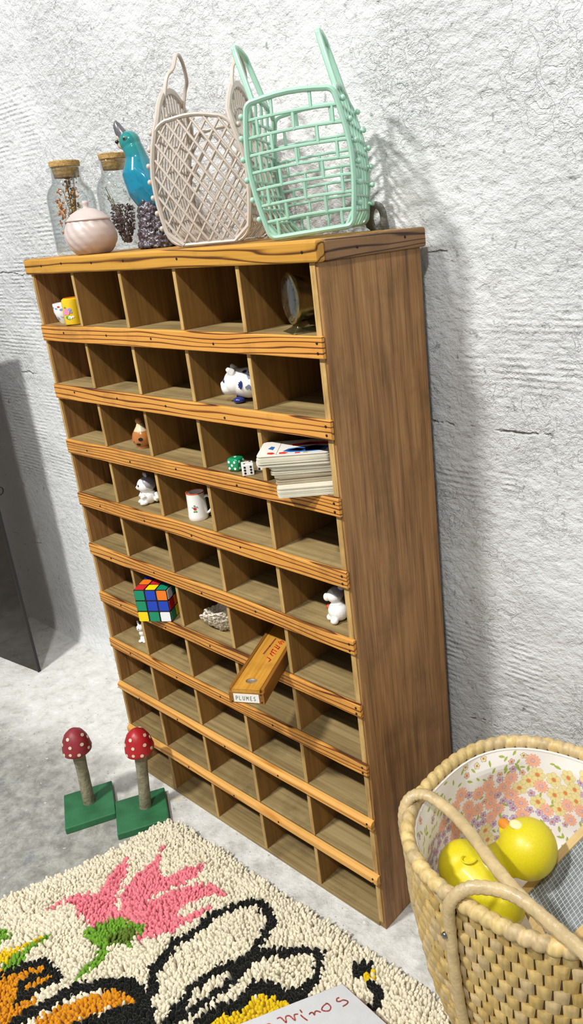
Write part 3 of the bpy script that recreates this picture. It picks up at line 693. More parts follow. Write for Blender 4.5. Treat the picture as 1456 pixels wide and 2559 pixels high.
# lid with a thumb notch
lidm=MB(); hc=(.0250,.0215); hr_=.0078; n=32
ring=[(hc[0]+hr_*cos(2*PI*k/n),hc[1]+hr_*.8*sin(2*PI*k/n)) for k in range(n)]
x0,x1,y0,y1=.0052,BW-.0052,.0002,BL-.001
vs=[];fs=[]
def sq(k):
    a=2*PI*k/n; c,s_=cos(a),sin(a); m=max(abs(c),abs(s_)); return (hc[0]+(x1-x0)/2*c/m, hc[1]+.0205*s_/m)
for k in range(n):
    q=sq(k); q=(min(max(q[0],x0),x1),max(q[1],y0)); vs+=[(ring[k][0],ring[k][1],BH-.0042+.0008),(ring[k][0],ring[k][1],BH-.0004),(q[0],q[1],BH-.0004),(ring[k][0]*.0+hc[0]+(ring[k][0]-hc[0])*.35,hc[1]+(ring[k][1]-hc[1])*.35,BH-.0052)]
for k in range(n):
    k2=(k+1)%n; fs+=[(4*k,4*k2,4*k2+1,4*k+1),(4*k+1,4*k2+1,4*k2+2,4*k+2),(4*k+3,4*k2+3,4*k2,4*k)]
fs.append(tuple(4*k+3 for k in range(n)))
lidm.add(vs,fs)
lidm.add([(x0,hc[1]+.0205,BH-.0004),(x1,hc[1]+.0205,BH-.0004),(x1,y1,BH-.0004),(x0,y1,BH-.0004)],[(0,1,2,3)])
lidm.box((x0,y0,BH-.0044),(x0+.0002,y1,BH-.0004)); lidm.box((x1-.0002,y0,BH-.0044),(x1,y1,BH-.0004)); lidm.box((x0,y0,BH-.0046),(x1,y0+.0003,BH-.0004))
ld=obj('sliding_lid',lidm,M_box,bx,smooth=False)
tag(obj('thumb_notch',MB().lathe([(0,0),(.0060,.0002),(.0072,.0013),(.0074,.0018),(.0070,.0018),(.0058,.0008),(0,.0006)],28,M=Matrix.Translation((hc[0],hc[1],BH-.0030))@Matrix.Scale(.8,4,(0,1,0))),simple('notch_grey','8d8577',.5,.2,var=.4,vscale=300),ld),'grey worn thumb notch')
tb_=MB()
for s in [[(0.018, 0.0873), (0.02, 0.108), (0.0216, 0.1286)]]: tb_._rib(s,.0022,.00015,1,Matrix.Translation((0,0,BH-.0002)))
for s in [[(0.0263, 0.0791), (0.0306, 0.0763), (0.0338, 0.0731), (0.0332, 0.0702), (0.0326, 0.0681)],[(0.0282, 0.0911), (0.028, 0.0882), (0.0306, 0.0856), (0.0335, 0.083)],[(0.0354, 0.0881), (0.031, 0.0913), (0.0276, 0.0939), (0.0272, 0.0998), (0.0348, 0.0946)],[(0.0275, 0.1072), (0.0313, 0.1045), (0.035, 0.1012), (0.0354, 0.106), (0.0314, 0.109), (0.0277, 0.1124)],[(0.0286, 0.1208), (0.0333, 0.1144)],[(0.0312, 0.1218), (0.0358, 0.1146)],[(0.0327, 0.1234), (0.0375, 0.1193)]]:
    tb_._rib(s,.0017,.00015,0,Matrix.Translation((0,0,BH-.0002)))
tag(obj('red_lettering',tb_,[simple('red_ink','c8381e',.6,var=.4,vscale=400),simple('dark_red_ink','8c3a34',.6)],ld,smooth=False),'faded red lettering and line')
fl_=obj('paper_label',MB().box((.0068,-.0005,.0022),(.0425,0,.0148)),simple('label_paper','e9e6da',.6,var=.06,vscale=60),bx,smooth=False); tag(fl_,'white paper label')
FONT={'P':[[(0,0),(.05,1),(.5,.95),(.6,.7),(.5,.5),(.05,.48)]],'L':[[(0,1),(0,0),(.5,.03)]],'U':[[(0,1),(.03,.15),(.25,0),(.5,.1),(.55,1)]],'M':[[(0,0),(.05,1),(.35,.4),(.65,1),(.7,0)]],'E':[[(.5,1),(0,1),(0,0),(.5,0)],[(0,.5),(.42,.5)]],'S':[[(.5,.9),(.25,1),(.03,.8),(.1,.58),(.42,.42),(.5,.2),(.25,0),(0,.12)]]}
tx=MB(); x=.0100; h=.0058
MT=Matrix(((1,0,0,0),(0,0,-1,-.0006),(0,1,0,.0055),(0,0,0,1)))
for ch in 'PLUMES':
    for st in FONT[ch]: tx._rib([(x+a*h*.75,b_*h) for a,b_ in st],.00055,.00012,0,MT)
    x+=h*(.84 if ch!='M' else .98)
tag(obj('lettering',tx,simple('pencil_ink','4a4a52',.6),fl_,smooth=False),'handwritten word PLUMES')
for (nx,nz) in ((.004,.0025),(.0455,.003),(.0455,.0145)):
    obj('nail',MB().sphere((nx,-.0002,nz),(.0011,.0006,.0011),10,6),M_nail,bx)

# ---------------------------------------------------------------- things on top of the cabinet
def at2(hw,z,H): 
    return hw(min(max(z,0),H))
def jelly_bag(name,label,loc,rz,mat,H,L_,wb,wm,wt,style,arch,hh,lean,rtop,studs,roll=0):
    t=thing(name,label,'basket',loc,math.radians(rz)); t.rotation_euler=(0,math.radians(roll),math.radians(rz)); t.location.z+=abs(sin(math.radians(roll)))*wb*.9
    def hw(z):
        u=z/H
        a=wb+(wm-wb)*sin(min(u/.55,1)*PI/2) if u<.55 else wm+(wt-wm)*((u-.55)/.45)**1.6
        return a
    rc=.016 if style=='diamond' else .007
    def hwc(z):
        a=hw(z)
        if z<rc: a-=rc-math.sqrt(max(rc*rc-(rc-z)**2,0))
        return a
    def hwe(z):
        a=hwc(z)
        if z>H-rc: a-=rc-math.sqrt(max(rc*rc-(z-H+rc)**2,0))
        return a
    out=[]
    zs=[rc*(1-cos(PI/2*k/5)) for k in range(6)]+[rc+(H-2*rc)*k/12 for k in range(1,12)]+[H-rc+rc*sin(PI/2*k/5) for k in range(6)]
    right=[(hwe(z),z) for z in zs]; left=[(-a,z) for a,z in right[::-1]]
    top_sag=[( (right[-1][0])*(1-2*k/6),H+.0035*sin(PI*k/6)) for k in range(1,6)]
    bot=[(left[-1][0]*(1-2*k/6),0) for k in range(1,6)]
    out=right+top_sag+left+bot
    R1=.0034 if style=='diamond' else .0042
    def bow(x,z): return -.006*(1-(x/wm)**2)*sin(PI*min(max(z/H,0),1))
    # end panels
    def endpanel(y,sgn,nm):
        mb=MB(); mb.tube([(x,y+sgn*bow(x,z)*-1*-1,z) for x,z in out],R1,8,closed=True,flat=.75,up=(0,1,0))
        def seg(p,q,r):
            n=14; run=[]
            for k in range(n+1):
                x=p[0]+(q[0]-p[0])*k/n; z=p[1]+(q[1]-p[1])*k/n
                if 0<z<H+.002 and abs(x)<hwe(min(z,H-.0005))-.0005: run.append((x,y+sgn*bow(x,z),z))
                else:
                    if len(run)>1: mb.tube(run,r,6)
                    run=[]
            if len(run)>1: mb.tube(run,r,6)
        if style=='diamond':
            sp=.0162; sl=1.42
            k=-14
            while k<15:
                for s in (1,-1):
                    x0=k*sp; n=40
                    p=(x0-s*(H/2)/sl,0); q=(x0+s*(H/2)/sl,H)
                    run=[]
                    for i in range(n+1):
                        x=p[0]+(q[0]-p[0])*i/n; z=H*i/n
                        if abs(x)<hwe(min(z,H-.0004))-.0004 and z>.0006: run.append((x,y+sgn*bow(x,z)+s*.0006,z))
                        else:
                            if len(run)>1: mb.tube(run,.0017,6)
                            run=[]
                    if len(run)>1: mb.tube(run,.0017,6)
                k+=1
        else:
            nr=8; random.seed(4)
            for i in range(1,nr):
                z=H*i/nr; a=hwe(z)
                mb.tube([(-a+2*a*k/8,y+sgn*bow(-a+2*a*k/8,z),z+.0015*sin(PI*k/8)) for k in range(9)],.0017,6)
            for i in range(nr):
                z0,z1=H*i/nr,H*(i+1)/nr
                for fx in ((-.45,.45) if i%2 else (-.78,-.02,.78)):
                    x=fx*hw(z0)*.98+random.uniform(-.002,.002)
                    mb.tube([(x,y+sgn*bow(x,z0),z0),(x+.001,y+sgn*bow(x,z1),z1)],.0019,6)
        return obj(nm,mb,mat,t)
    endpanel(0,1,'end_panel'); endpanel(L_,-1,'end_panel')
    # side panels with arched rim
    def za(y):
        u=min(max(y/L_,0),1); return H-.012+(arch+.012)*max(sin(PI*u),0)**(.55)
    for s in (-1,1):
        mb=MB()
        def SP(y,z): 
            return (s*(hwc(min(z,H))),y,z)
        n=26
        rim=[SP(0,k*(H-.012)/8) for k in range(9)]+[SP(L_*k/n,za(L_*k/n)) for k in range(1,n)]+[SP(L_,(8-k)*(H-.012)/8) for k in range(9)]
        mb.tube(rim,rtop,8,up=(1,0,0),flat=1.25 if style=='diamond' else 1)
        nb=13 if style=='diamond' else 12
        if style=='diamond':
            inner=[SP(L_*(.08+.84*k/n),max(za(L_*(.08+.84*k/n))-.026,.0)) for k in range(n+1)]
            mb.tube(inner,.002,6,up=(1,0,0))
            for k in range(1,nb):
                y=L_*k/nb; z1=za(y); mb.tube([SP(y,z1*i/10) for i in range(11)],.0014,6)
            for z in (H*.2,H*.42,H*.64,H*.84): mb.tube([SP(L_*k/12,z+.002*sin(k)) for k in range(13)],.0014,6)
        else:
            nr=9
            for i in range(1,nr): mb.tube([SP(L_*k/10,H*i/nr) for k in range(11)],.0017,6)
            for i in range(nr):
                for k in range(5):
                    y=L_*((k+(.25 if i%2 else .65))/5)
                    if i==nr-1: z1=za(y)
                    else: z1=H*(i+1)/nr
                    mb.tube([SP(y,H*i/nr),SP(y,z1)],.0018,6)
        obj('side_panel',mb,mat,t)
        # handle
        hb=MB(); y1,y2=L_*.24,L_*.76; x=s*wt
        ln=lean[0] if s<0 else lean[1]
        if style=='diamond': hp=[(x,y1,za(y1)-.012),(x+ln*.45,y1+.006,za(y1)+.02),(x+ln*.9,y1+.014,hh-.020),(x+ln,L_*.43,hh-.004),(x+ln,L_*.52,hh),(x+ln,L_*.62,hh-.008),(x+ln*.9,y2-.009,hh-.026),(x+ln*.5,y2-.002,za(y2)+.014),(x,y2,za(y2)-.012)]
        else: hp=[(x,y1,za(y1)-.004),(x+ln*.4,y1+.004,za(y1)+.02),(x+ln*.9,y1+.010,hh-.010),(x+ln,y1+.014,hh-.002),(x+ln,L_*.5,hh-.001),(x+ln,y2-.014,hh-.004),(x+ln*.9,y2-.008,hh-.012),(x+ln*.4,y2-.003,za(y2)+.02),(x,y2,za(y2)-.004)]
        hb.tube(spline(hp,6),.0026 if style=='diamond' else .0034,8,flat=.8)
        obj('handle',hb,mat,t)
        # studs along both seams
        for (y,ns) in ((.004,studs),(L_-.004,studs)):
            for k in range(ns):
                z=.022+(H-.034)*k/(ns-1); c=SP(y,z); c=(c[0]+s*.001,c[1],c[2])
                if k==0 and y<.01 and s<0:
                    m=MB(); m.tube([(0,0,0),(.0035,0,0)],.0022,8); m.sphere((.0052,0,0),(.0032,.0034,.0034),12,8)
                    st0=obj('stud',m,mat,t); st0.location=c; st0.rotation_euler=(0,0,PI)
                else: copy_to(st0,t,loc=c,rot=(0,0,PI if s<0 else 0))
    bt=MB()
    for k in range(1,14):
        y=L_*k/14; bt.tube([((-1+2*i/8)*(wb-.008),y,.0001) for i in range(9)],.0014,6)
    for x in (-.6,-.2,.2,.6): bt.tube([(x*wb,0,.0005),(x*wb,L_,.0005)],.0014,6)
    obj('base_grid',bt,mat,t)
    return t
M_beige=simple('beige_plastic','bcb0a4',.38,sss=.0,coat=.15)
M_mint,nt_,p_=newmat('mint_plastic'); p_.inputs['Base Color'].default_value=srgb('b2dcc6'); p_.inputs['Roughness'].default_value=.28; p_.inputs['Transmission Weight'].default_value=.25; p_.inputs['Subsurface Weight'].default_value=.25; p_.inputs['Subsurface Radius'].default_value=(.004,.008,.005)
jelly_bag('beige_plastic_basket','beige plastic lattice basket bag with two tall handles on top of the cabinet',(.408,.032,ZT+.0035),36,M_beige,.144,.152,.049,.0590,.0435,'diamond',.042,.227,(.016,.006),.0036,7)
jelly_bag('mint_plastic_basket','translucent mint green plastic basket bag with brick pattern mesh, right of the beige one',(.582,.037,ZT+.0042),34,M_mint,.140,.140,.047,.0570,.047,'brick',.010,.206,(-.013,-.012),.0030,6,roll=-4)

def bottle(name,label,loc,rb,rl,hn,hl,cork):
    t=thing(name,label,'bottle',loc)
    o=[(0,.0002),(rb*.93,.0),(rb*.985,.003),(rb,.008),(rb,hn*.70),(rb*.965,hn*.78),(rb*.86,hn*.86),(rl*.84,hn*.93),(rl*.80,hn),(rl*.80,hl-.006),(rl*.86,hl-.005),(rl,hl-.0045),(rl*1.03,hl-.002),(rl,hl),(rl*.84,hl+.0002)]
    th=.0011
    i=[(rl*.80-th,hl-.001),(rl*.80-th,hn),(rl*.84-th,hn*.93),(rb*.86-th,hn*.86),(rb*.965-th,hn*.78),(rb-th,hn*.70),(rb-th,.010),(rb*.9-th,.006),(0,.0055)]
    obj('bottle_glass',MB().lathe(o+i,48),M_glass,t,angle=180)
    ck=MB().lathe([(0,hl-.014),(rl*.66,hl-.014),(rl*.72,hl+.0008),(rl*.80,hl+.0012),(rl*.82,hl+.0085),(rl*.78,hl+.0095),(0,hl+.0095)],32)
    obj('cork_stopper',ck,cork,t,bevel=.0005)
    return t
M_cork=simple('cork','b08d54',.85,bump=.7,bscale=400,var=.4,vscale=180)
bottle('corked_bottle','clear glass corked bottle holding orange brown dried flowers at the left end',(.0620,.056,ZT+.0005),.0355,.0275,.112,.1255,M_cork)
bottle('corked_bottle','clear glass bottle with cork lid standing behind the turquoise bird',(.0880,.1240,ZT+.0005),.0335,.0262,.120,.133,M_cork)
def sprays(name,label,loc,stems,parts,mats):
    t=thing(name,label,'dried flowers',loc)
    sm=MB()
    for pts,r in stems: sm.tube(spline(pts,5),r,5)
    obj('stems',sm,mats[0],t)
    for nm,lst,mi in parts:
        m=MB()
        for c,s in lst:
            for q in range(3):
                a=Vector((random.uniform(-1,1),random.uniform(-1,1),random.uniform(-1,1))).normalized()*s; b=a.cross(Vector((random.random(),1,.3))).normalized()*s*.55
                m.add([Vector(c)-a,Vector(c)+b,Vector(c)+a,Vector(c)-b,Vector(c)+a.cross(b).normalized()*s*.3],[(0,1,4),(1,2,4),(2,3,4),(3,0,4),(0,3,2,1)])
        obj(nm,m,mats[mi],t)
    return t
M_stem=simple('dry_stem','7b6a3c',.8); M_or=simple('dry_orange','e0902c',.8,var=.4,vscale=300); M_br=simple('dry_brown','8c7034',.85,var=.4,vscale=300); M_pu=simple('dry_purple','7c6260',.9,var=.5,vscale=250); M_pa=simple('dry_straw','b8a978',.85)
random.seed(11)
stems=[]; fo=[]; fb=[]
for k in range(9):
    a=random.uniform(0,2*PI); r=random.uniform(.003,.013); h=random.uniform(.085,.115)
    stems.append(([(0,0,.007),(r*.4*cos(a),r*.4*sin(a),h*.5),(r*cos(a),r*sin(a),h)],.0006))
for k in range(150):
    a=random.uniform(0,2*PI); h=random.uniform(.03,.112); r=random.uniform(0,.012+.004*sin(h*60)); fb.append(((r*cos(a)+.004,r*sin(a),h),.0026))
for k in range(46):
    h=random.uniform(.025,.09); fo.append(((-.014+random.uniform(-.005,.006),-.012+random.uniform(-.004,.004),h),.0036))
for k in range(70):
    a=random.uniform(0,2*PI); h=random.uniform(.045,.105); r=random.uniform(0,.014); fo.append(((r*cos(a)+.003,r*sin(a),h),.0026))
sprays('dried_flower_sprig','orange and brown dried flower sprig inside the left corked bottle',(.0620,.056,ZT+.0065),stems,[('brown_buds',fb,2),('orange_petals',fo,1)],[M_stem,M_or,M_br])
stems=[];fs_=[];fp=[]
for (dx,dy,h) in ((-.024,-.006,.078),(-.016,-.012,.090),(.002,-.014,.070),(-.010,.004,.060),(-.022,.006,.055)):
    stems.append(([(0,0,.006),(dx*.4,dy*.4,h*.55),(dx,dy,h)],.0006))
    for q in range(16): u=random.uniform(.45,1); fs_.append(((dx*u*u+random.uniform(-.003,.003),dy*u+random.uniform(-.002,.002),h*u+.002),.0024))
for k in range(420):
    z=random.uniform(.006,.062); rad=.004+.0165*sin(min((z-.004)/.055,1)*PI*.62); a=random.uniform(0,2*PI); r=rad*random.random()**.4
    fp.append(((.008+r*cos(a),-.004+r*sin(a)*.9,z),.0030))
sprays('dried_flower_bouquet','purple brown dried flower head with wispy grass inside the bottle behind the bird',(.0880,.1240,ZT+.0058),stems,[('grass_tips',fs_,2),('flower_head',fp,1)],[M_stem,M_pu,M_pa])
# frosted pink sugar bowl
M_pinkg,nt_,p_=newmat('frosted_pink_glass'); p_.inputs['Base Color'].default_value=srgb('f0e0da'); p_.inputs['Roughness'].default_value=.38; p_.inputs['Transmission Weight'].default_value=.5; p_.inputs['Subsurface Weight'].default_value=.3; p_.inputs['Subsurface Radius'].default_value=(.02,.012,.01)
sb=thing('lidded_glass_bowl','frosted pink swirled glass bowl with a knobbed lid, left of the turquoise bird','bowl',(.1360,.0335,ZT+.0003))
rf=lambda r,z,a: r*(1+.022*sin(14*(a+z*22))) if r>.006 else r
pr=[(0,.0),(.022,.0),(.0255,.002),(.031,.008),(.0355,.017),(.0368,.026),(.0350,.036),(.0312,.0435),(.0300,.046),(.0285,.046),(.0295,.043),(.0332,.034),(.0345,.026),(.033,.017),(.027,.009),(0,.005)]
pr2=[]
for (a,b) in zip(pr,pr[1:]): pr2+= [(a[0]+(b[0]-a[0])*k/3,a[1]+(b[1]-a[1])*k/3) for k in range(3)]
obj('bowl',MB().lathe(pr2+[pr[-1]],112,rf=rf),M_pinkg,sb,angle=180)
lp=[(0,.0465),(.0300,.0465),(.0312,.0472),(.0312,.0485),(.0285,.0505),(.022,.0570),(.012,.0625),(.005,.0640),(.0036,.0660),(.0046,.0690),(.0050,.0715),(.0035,.0738),(0,.0744)]
obj('lid',MB().lathe(lp,72,rf=lambda r,z,a:r*(1+(.014*sin(14*(a+z*22)) if .006<r<.030 else 0))),M_pinkg,sb,angle=180)
# bird figurine
M_teal,nt_,p_=newmat('turquoise_glaze')
tc=N(nt_,'ShaderNodeTexCoord'); sp_=N(nt_,'ShaderNodeSeparateXYZ'); L(nt_,tc.outputs['Object'],sp_.inputs[0])
nn=N(nt_,'ShaderNodeTexNoise'); nn.inputs['Scale'].default_value=120; nn.inputs['Detail'].default_value=5; L(nt_,tc.outputs['Object'],nn.inputs['Vector'])
mm=N(nt_,'ShaderNodeMapRange'); mm.inputs['From Min'].default_value=.10; mm.inputs['From Max'].default_value=.15; L(nt_,sp_.outputs[2],mm.inputs['Value'])
c=mixc(nt_,mm.outputs[0],'0b7896','24807a'); mm2=N(nt_,'ShaderNodeMapRange'); mm2.inputs['From Min'].default_value=.55; mm2.inputs['From Max'].default_value=.7; mm2.inputs['To Max'].default_value=.55; L(nt_,nn.outputs['Fac'],mm2.inputs['Value'])
c=mixc(nt_,mm2.outputs[0],c,'0b5f78'); L(nt_,c,p_.inputs['Base Color']); p_.inputs['Roughness'].default_value=.14; p_.inputs['Coat Weight'].default_value=.8; p_.inputs['Coat Roughness'].default_value=.03
M_stump=simple('speckled_stump_glaze','4c434c',.2,coat=.7,var=.6,vscale=260,bump=.9,bscale=260)
bd=thing('bird_figurine','turquoise glazed ceramic bird with open beak perched on a speckled dark stump','figurine',(.1675,.115,ZT+.0015),math.radians(34)); bd.scale=(1.0,1.0,1.0)
# local: -x is the way the bird looks (left in the picture), z up
b=MB()
b.tube([(-.008,0,.148),(-.006,0,.142),(-.002,0,.128),(-.003,0,.108),(.004,0,.084),(.012,0,.062),(.022,0,.040),(.030,0,.022)],[.0100,.0150,.0162,.0250,.0275,.0215,.0140,.0080],20)
b.sphere((-.0085,0,.1490),(.0158,.0146,.0158),24,16)
b.sphere((-.002,0,.098),(.0245,.0250,.0255),24,16)
birdb=blob('bird_body',b,M_teal,bd,voxel=.0012,smooth=10)
for s in (-1,1):
    wgm=MB(); wgm.tube([(-.002,s*.0205,.112),(.010,s*.0245,.098),(.022,s*.0215,.074),(.028,s*.0125,.046),(.034,s*.007,.030)],[.0050,.0085,.0080,.0050,.0018],14,flat=.45,up=(1,0,0)); obj('wing',wgm,M_teal,bd)
bk=MB(); bk.tube([(-.0165,0,.1560),(-.0215,0,.1650),(-.0245,0,.1740),(-.0250,0,.1790)],[.0092,.0080,.0055,.0016],12,flat=.8)
tag(obj('upper_beak',bk,simple('dark_beak','5c5a60',.3,coat=.5,var=.3,vscale=150),bd),'dark raised upper beak')
bk=MB(); bk.tube([(-.0165,0,.1460),(-.0230,0,.1480),(-.0275,0,.1540)],[.0085,.0070,.0036],12,flat=.85); bk.sphere((-.0225,0,.1560),(.0060,.0058,.0055),12,8)
tag(obj('lower_beak',bk,simple('pale_beak','b9b69c',.3,coat=.4),bd),'pale lower beak')
obj('open_mouth',MB().sphere((-.0262,-.0040,.1505),(.0034,.0034,.0026),12,8),M_black,bd)
for s in (-1,1):
    ey=MB(); ey.sphere((-.0105,s*.0138,.1530),(.0036,.0014,.0036),16,8); e=obj('eye',ey,simple('eye_ring','3f6e6c',.3),bd)
    obj('pupil',MB().sphere((-.0108,s*.0148,.1528),(.0018,.0009,.0018),12,8),M_black,e)
st=MB(); st.tube([(.0135,-.012,.000),(.0140,-.012,.012),(.011,-.012,.034),(.009,-.010,.052),(.006,-.008,.070),(.0045,-.007,.0775)],[.0290,.0272,.0215,.0180,.0125,.0060],24)
rocky('stump',st,M_stump,bd,.0014,.0050,170)

# ---------------------------------------------------------------- painted wooden mushrooms
M_redcap=simple('chipped_red_paint','b01e26',.4,var=.25,vscale=35,bump=.3,bscale=120); M_dullcap=simple('dull_red_paint','8c2a32',.5,var=.25,vscale=35,bump=.3,bscale=120)
M_spot=simple('cream_spot','d8d2b4',.5); M_branch=simple('lichen_branch','8f8a70',.85,bump=1,bscale=160,var=.35,vscale=70); M_gbase=simple('green_board','2c6a42',.55,bump=.4,bscale=120,var=.35,vscale=25)
def mushroom(label,corner_c,rz,pole,lean,capm,sx,sy,dz):
    t=thing('wooden_mushroom',label,'mushroom ornament',(corner_c[0],corner_c[1],0),math.radians(rz),None)
    obj('base_board',MB().box((-sx/2,-sy/2,0),(sx/2,sy/2,.0125)),M_gbase,t,smooth=False,bevel=.0016)
    Mi=Matrix.Rotation(-math.radians(rz),2); p=Mi@Vector((pole[0]-corner_c[0],pole[1]-corner_c[1])); l=Mi@Vector(lean)
    random.seed(3); pts=[(p.x+l.x*u+.0012*sin(u*9),p.y+l.y*u,.012+(.105+dz)*u) for u in [k/8 for k in range(9)]]
    obj('stem',MB().tube(pts,[.0108,.0103,.0104,.0100,.0103,.0100,.0104,.0110,.0112],14),M_branch,t)
    cp=MB().lathe([(0,.0),(.014,-.0005),(.0235,.0005),(.0262,.0030),(.0268,.0075),(.0258,.018),(.0228,.031),(.0172,.043),(.009,.0505),(.003,.0525),(0,.0528)],36)
    c=obj('cap',cp,capm,t,loc=(p.x+l.x,p.y+l.y,.114+dz),rot=(l.y*4,l.x*4,.4))
    c.scale=(.93,.93,.88)
    sp=MB()
    for a,z,r in ((-.3,.009,.0032),(.55,.012,.0031),(1.35,.008,.0032),(2.2,.012,.003),(3.0,.009,.003),(3.9,.011,.003),(4.8,.009,.0032),(5.4,.012,.003),(.1,.027,.0034),(1.0,.029,.0032),(1.9,.026,.0034),(2.8,.028,.0032),(3.7,.027,.0032),(4.55,.028,.0034),(5.45,.027,.0032),(.6,.041,.0034),(2.2,.042,.0034),(3.8,.041,.0034),(5.2,.042,.0034)):
        prof=[(.0268,.0075),(.0258,.018),(.0228,.031),(.0172,.043),(.009,.0505)]
        for (r0,z0),(r1,z1) in zip(prof,prof[1:]):
            if z<=z1+1e-9: u=max((z-z0)/(z1-z0),0); rr=r0+(r1-r0)*u; nz=(r0-r1)/(z1-z0); break
        disc(sp,(rr*cos(a),rr*sin(a),z),(cos(a),sin(a),nz),r,0,.0005,14)
    obj('spots',sp,M_spot,c,smooth=False)
    return t
mushroom('dull red spotted wooden mushroom on a green board, farther from the cabinet',(.0270,-.1220),-28,(.0215,-.1185),(.002,.001),M_dullcap,.094,.086,.009)
mushroom('bright red spotted wooden mushroom on a green board next to the cabinet corner',(.1220,-.0745),-30,(.1190,-.0640),(.010,.007),M_redcap,.088,.088,.016)

# ---------------------------------------------------------------- shaggy rug
POLY={
'pink1':[(0.1898, -0.2911), (0.1938, -0.263), (0.2013, -0.251), (0.2072, -0.2378), (0.2334, -0.2235), (0.2148, -0.1982), (0.205, -0.1743), (0.2021, -0.1544), (0.2278, -0.1748), (0.2418, -0.1927), (0.2597, -0.2112), (0.2745, -0.2223), (0.292, -0.2202), (0.2936, -0.2378), (0.2811, -0.2592), (0.2636, -0.2678), (0.2343, -0.2683), (0.2216, -0.2561), (0.2007, -0.2669)],
'pink2':[(0.2555, -0.1964), (0.2476, -0.1701), (0.247, -0.1516), (0.2465, -0.1328), (0.2312, -0.1037), (0.2612, -0.132), (0.2856, -0.1476), (0.2952, -0.1453), (0.2971, -0.1207), (0.3087, -0.103), (0.3162, -0.0856), (0.3279, -0.0987), (0.3307, -0.1199), (0.3178, -0.1472), (0.314, -0.1589), (0.3034, -0.1798), (0.3101, -0.188), (0.313, -0.2071), (0.2929, -0.2174), (0.2635, -0.2085)],
'pink3':[(0.2869, -0.2302), (0.2905, -0.2192), (0.3076, -0.1897), (0.319, -0.1553), (0.3313, -0.1353), (0.3633, -0.1079), (0.3882, -0.1056), (0.4027, -0.1083), (0.388, -0.1167), (0.3698, -0.1319), (0.3623, -0.1588), (0.3621, -0.1799), (0.3764, -0.1695), (0.3892, -0.1436), (0.3984, -0.1327), (0.3975, -0.1502), (0.3894, -0.1724), (0.3843, -0.1962), (0.3692, -0.219), (0.3487, -0.2378), (0.3293, -0.2281), (0.296, -0.236)],
'green1':[(0.2704, -0.275), (0.2828, -0.2538), (0.2963, -0.2296), (0.3105, -0.2256), (0.3431, -0.2141), (0.3497, -0.2253), (0.3436, -0.2376), (0.3524, -0.2467), (0.3339, -0.2602), (0.3275, -0.2688), (0.3369, -0.2808), (0.3392, -0.2976), (0.3389, -0.3123), (0.3381, -0.3323), (0.331, -0.318), (0.3239, -0.3124), (0.3259, -0.2926), (0.3159, -0.2772), (0.2873, -0.2787)],
'green2':[(0.159, -0.356), (0.1831, -0.3426), (0.1886, -0.3467), (0.189, -0.37)],
'green3':[(0.2347, -0.309), (0.2373, -0.3269), (0.2348, -0.3404), (0.2485, -0.3532), (0.2444, -0.371), (0.2252, -0.3869), (0.2284, -0.3717), (0.2269, -0.3539), (0.2286, -0.3254), (0.2303, -0.3143)],
'yellow1':[(0.2003, -0.3753), (0.2167, -0.3459), (0.2239, -0.3229), (0.2307, -0.316), (0.2286, -0.3372), (0.2238, -0.3523), (0.2338, -0.3658), (0.2191, -0.384)],
'orange1':[(0.2298, -0.389), (0.2535, -0.3642), (0.2745, -0.3378), (0.2912, -0.3438), (0.3053, -0.337), (0.3019, -0.3608), (0.3019, -0.3747), (0.3214, -0.3738), (0.3293, -0.3779), (0.3269, -0.3929), (0.3353, -0.4154), (0.3165, -0.4294)],
'blackf':[(0.3875, -0.3794), (0.3917, -0.3574), (0.4015, -0.3437), (0.4154, -0.3123), (0.4372, -0.2911), (0.4591, -0.2912), (0.4832, -0.3078)],
'orange2':[(0.3503, -0.4073), (0.3469, -0.3844), (0.3529, -0.3604), (0.3685, -0.3355), (0.3781, -0.3182), (0.4009, -0.2911), (0.4238, -0.2911), (0.4361, -0.2903), (0.4143, -0.3115), (0.4046, -0.3286), (0.3995, -0.3453), (0.3897, -0.359), (0.3895, -0.3779)],
'yellow2':[(0.5278, -0.2713), (0.5334, -0.247), (0.5466, -0.2223), (0.5562, -0.2062), (0.5604, -0.1817), (0.5776, -0.1751), (0.5871, -0.1681), (0.6054, -0.1696), (0.6231, -0.1742), (0.635, -0.2051), (0.537, -0.2785)],
'yellow3':[(0.646, -0.0852), (0.6554, -0.0703), (0.6708, -0.0813), (0.6566, -0.0902)],
}
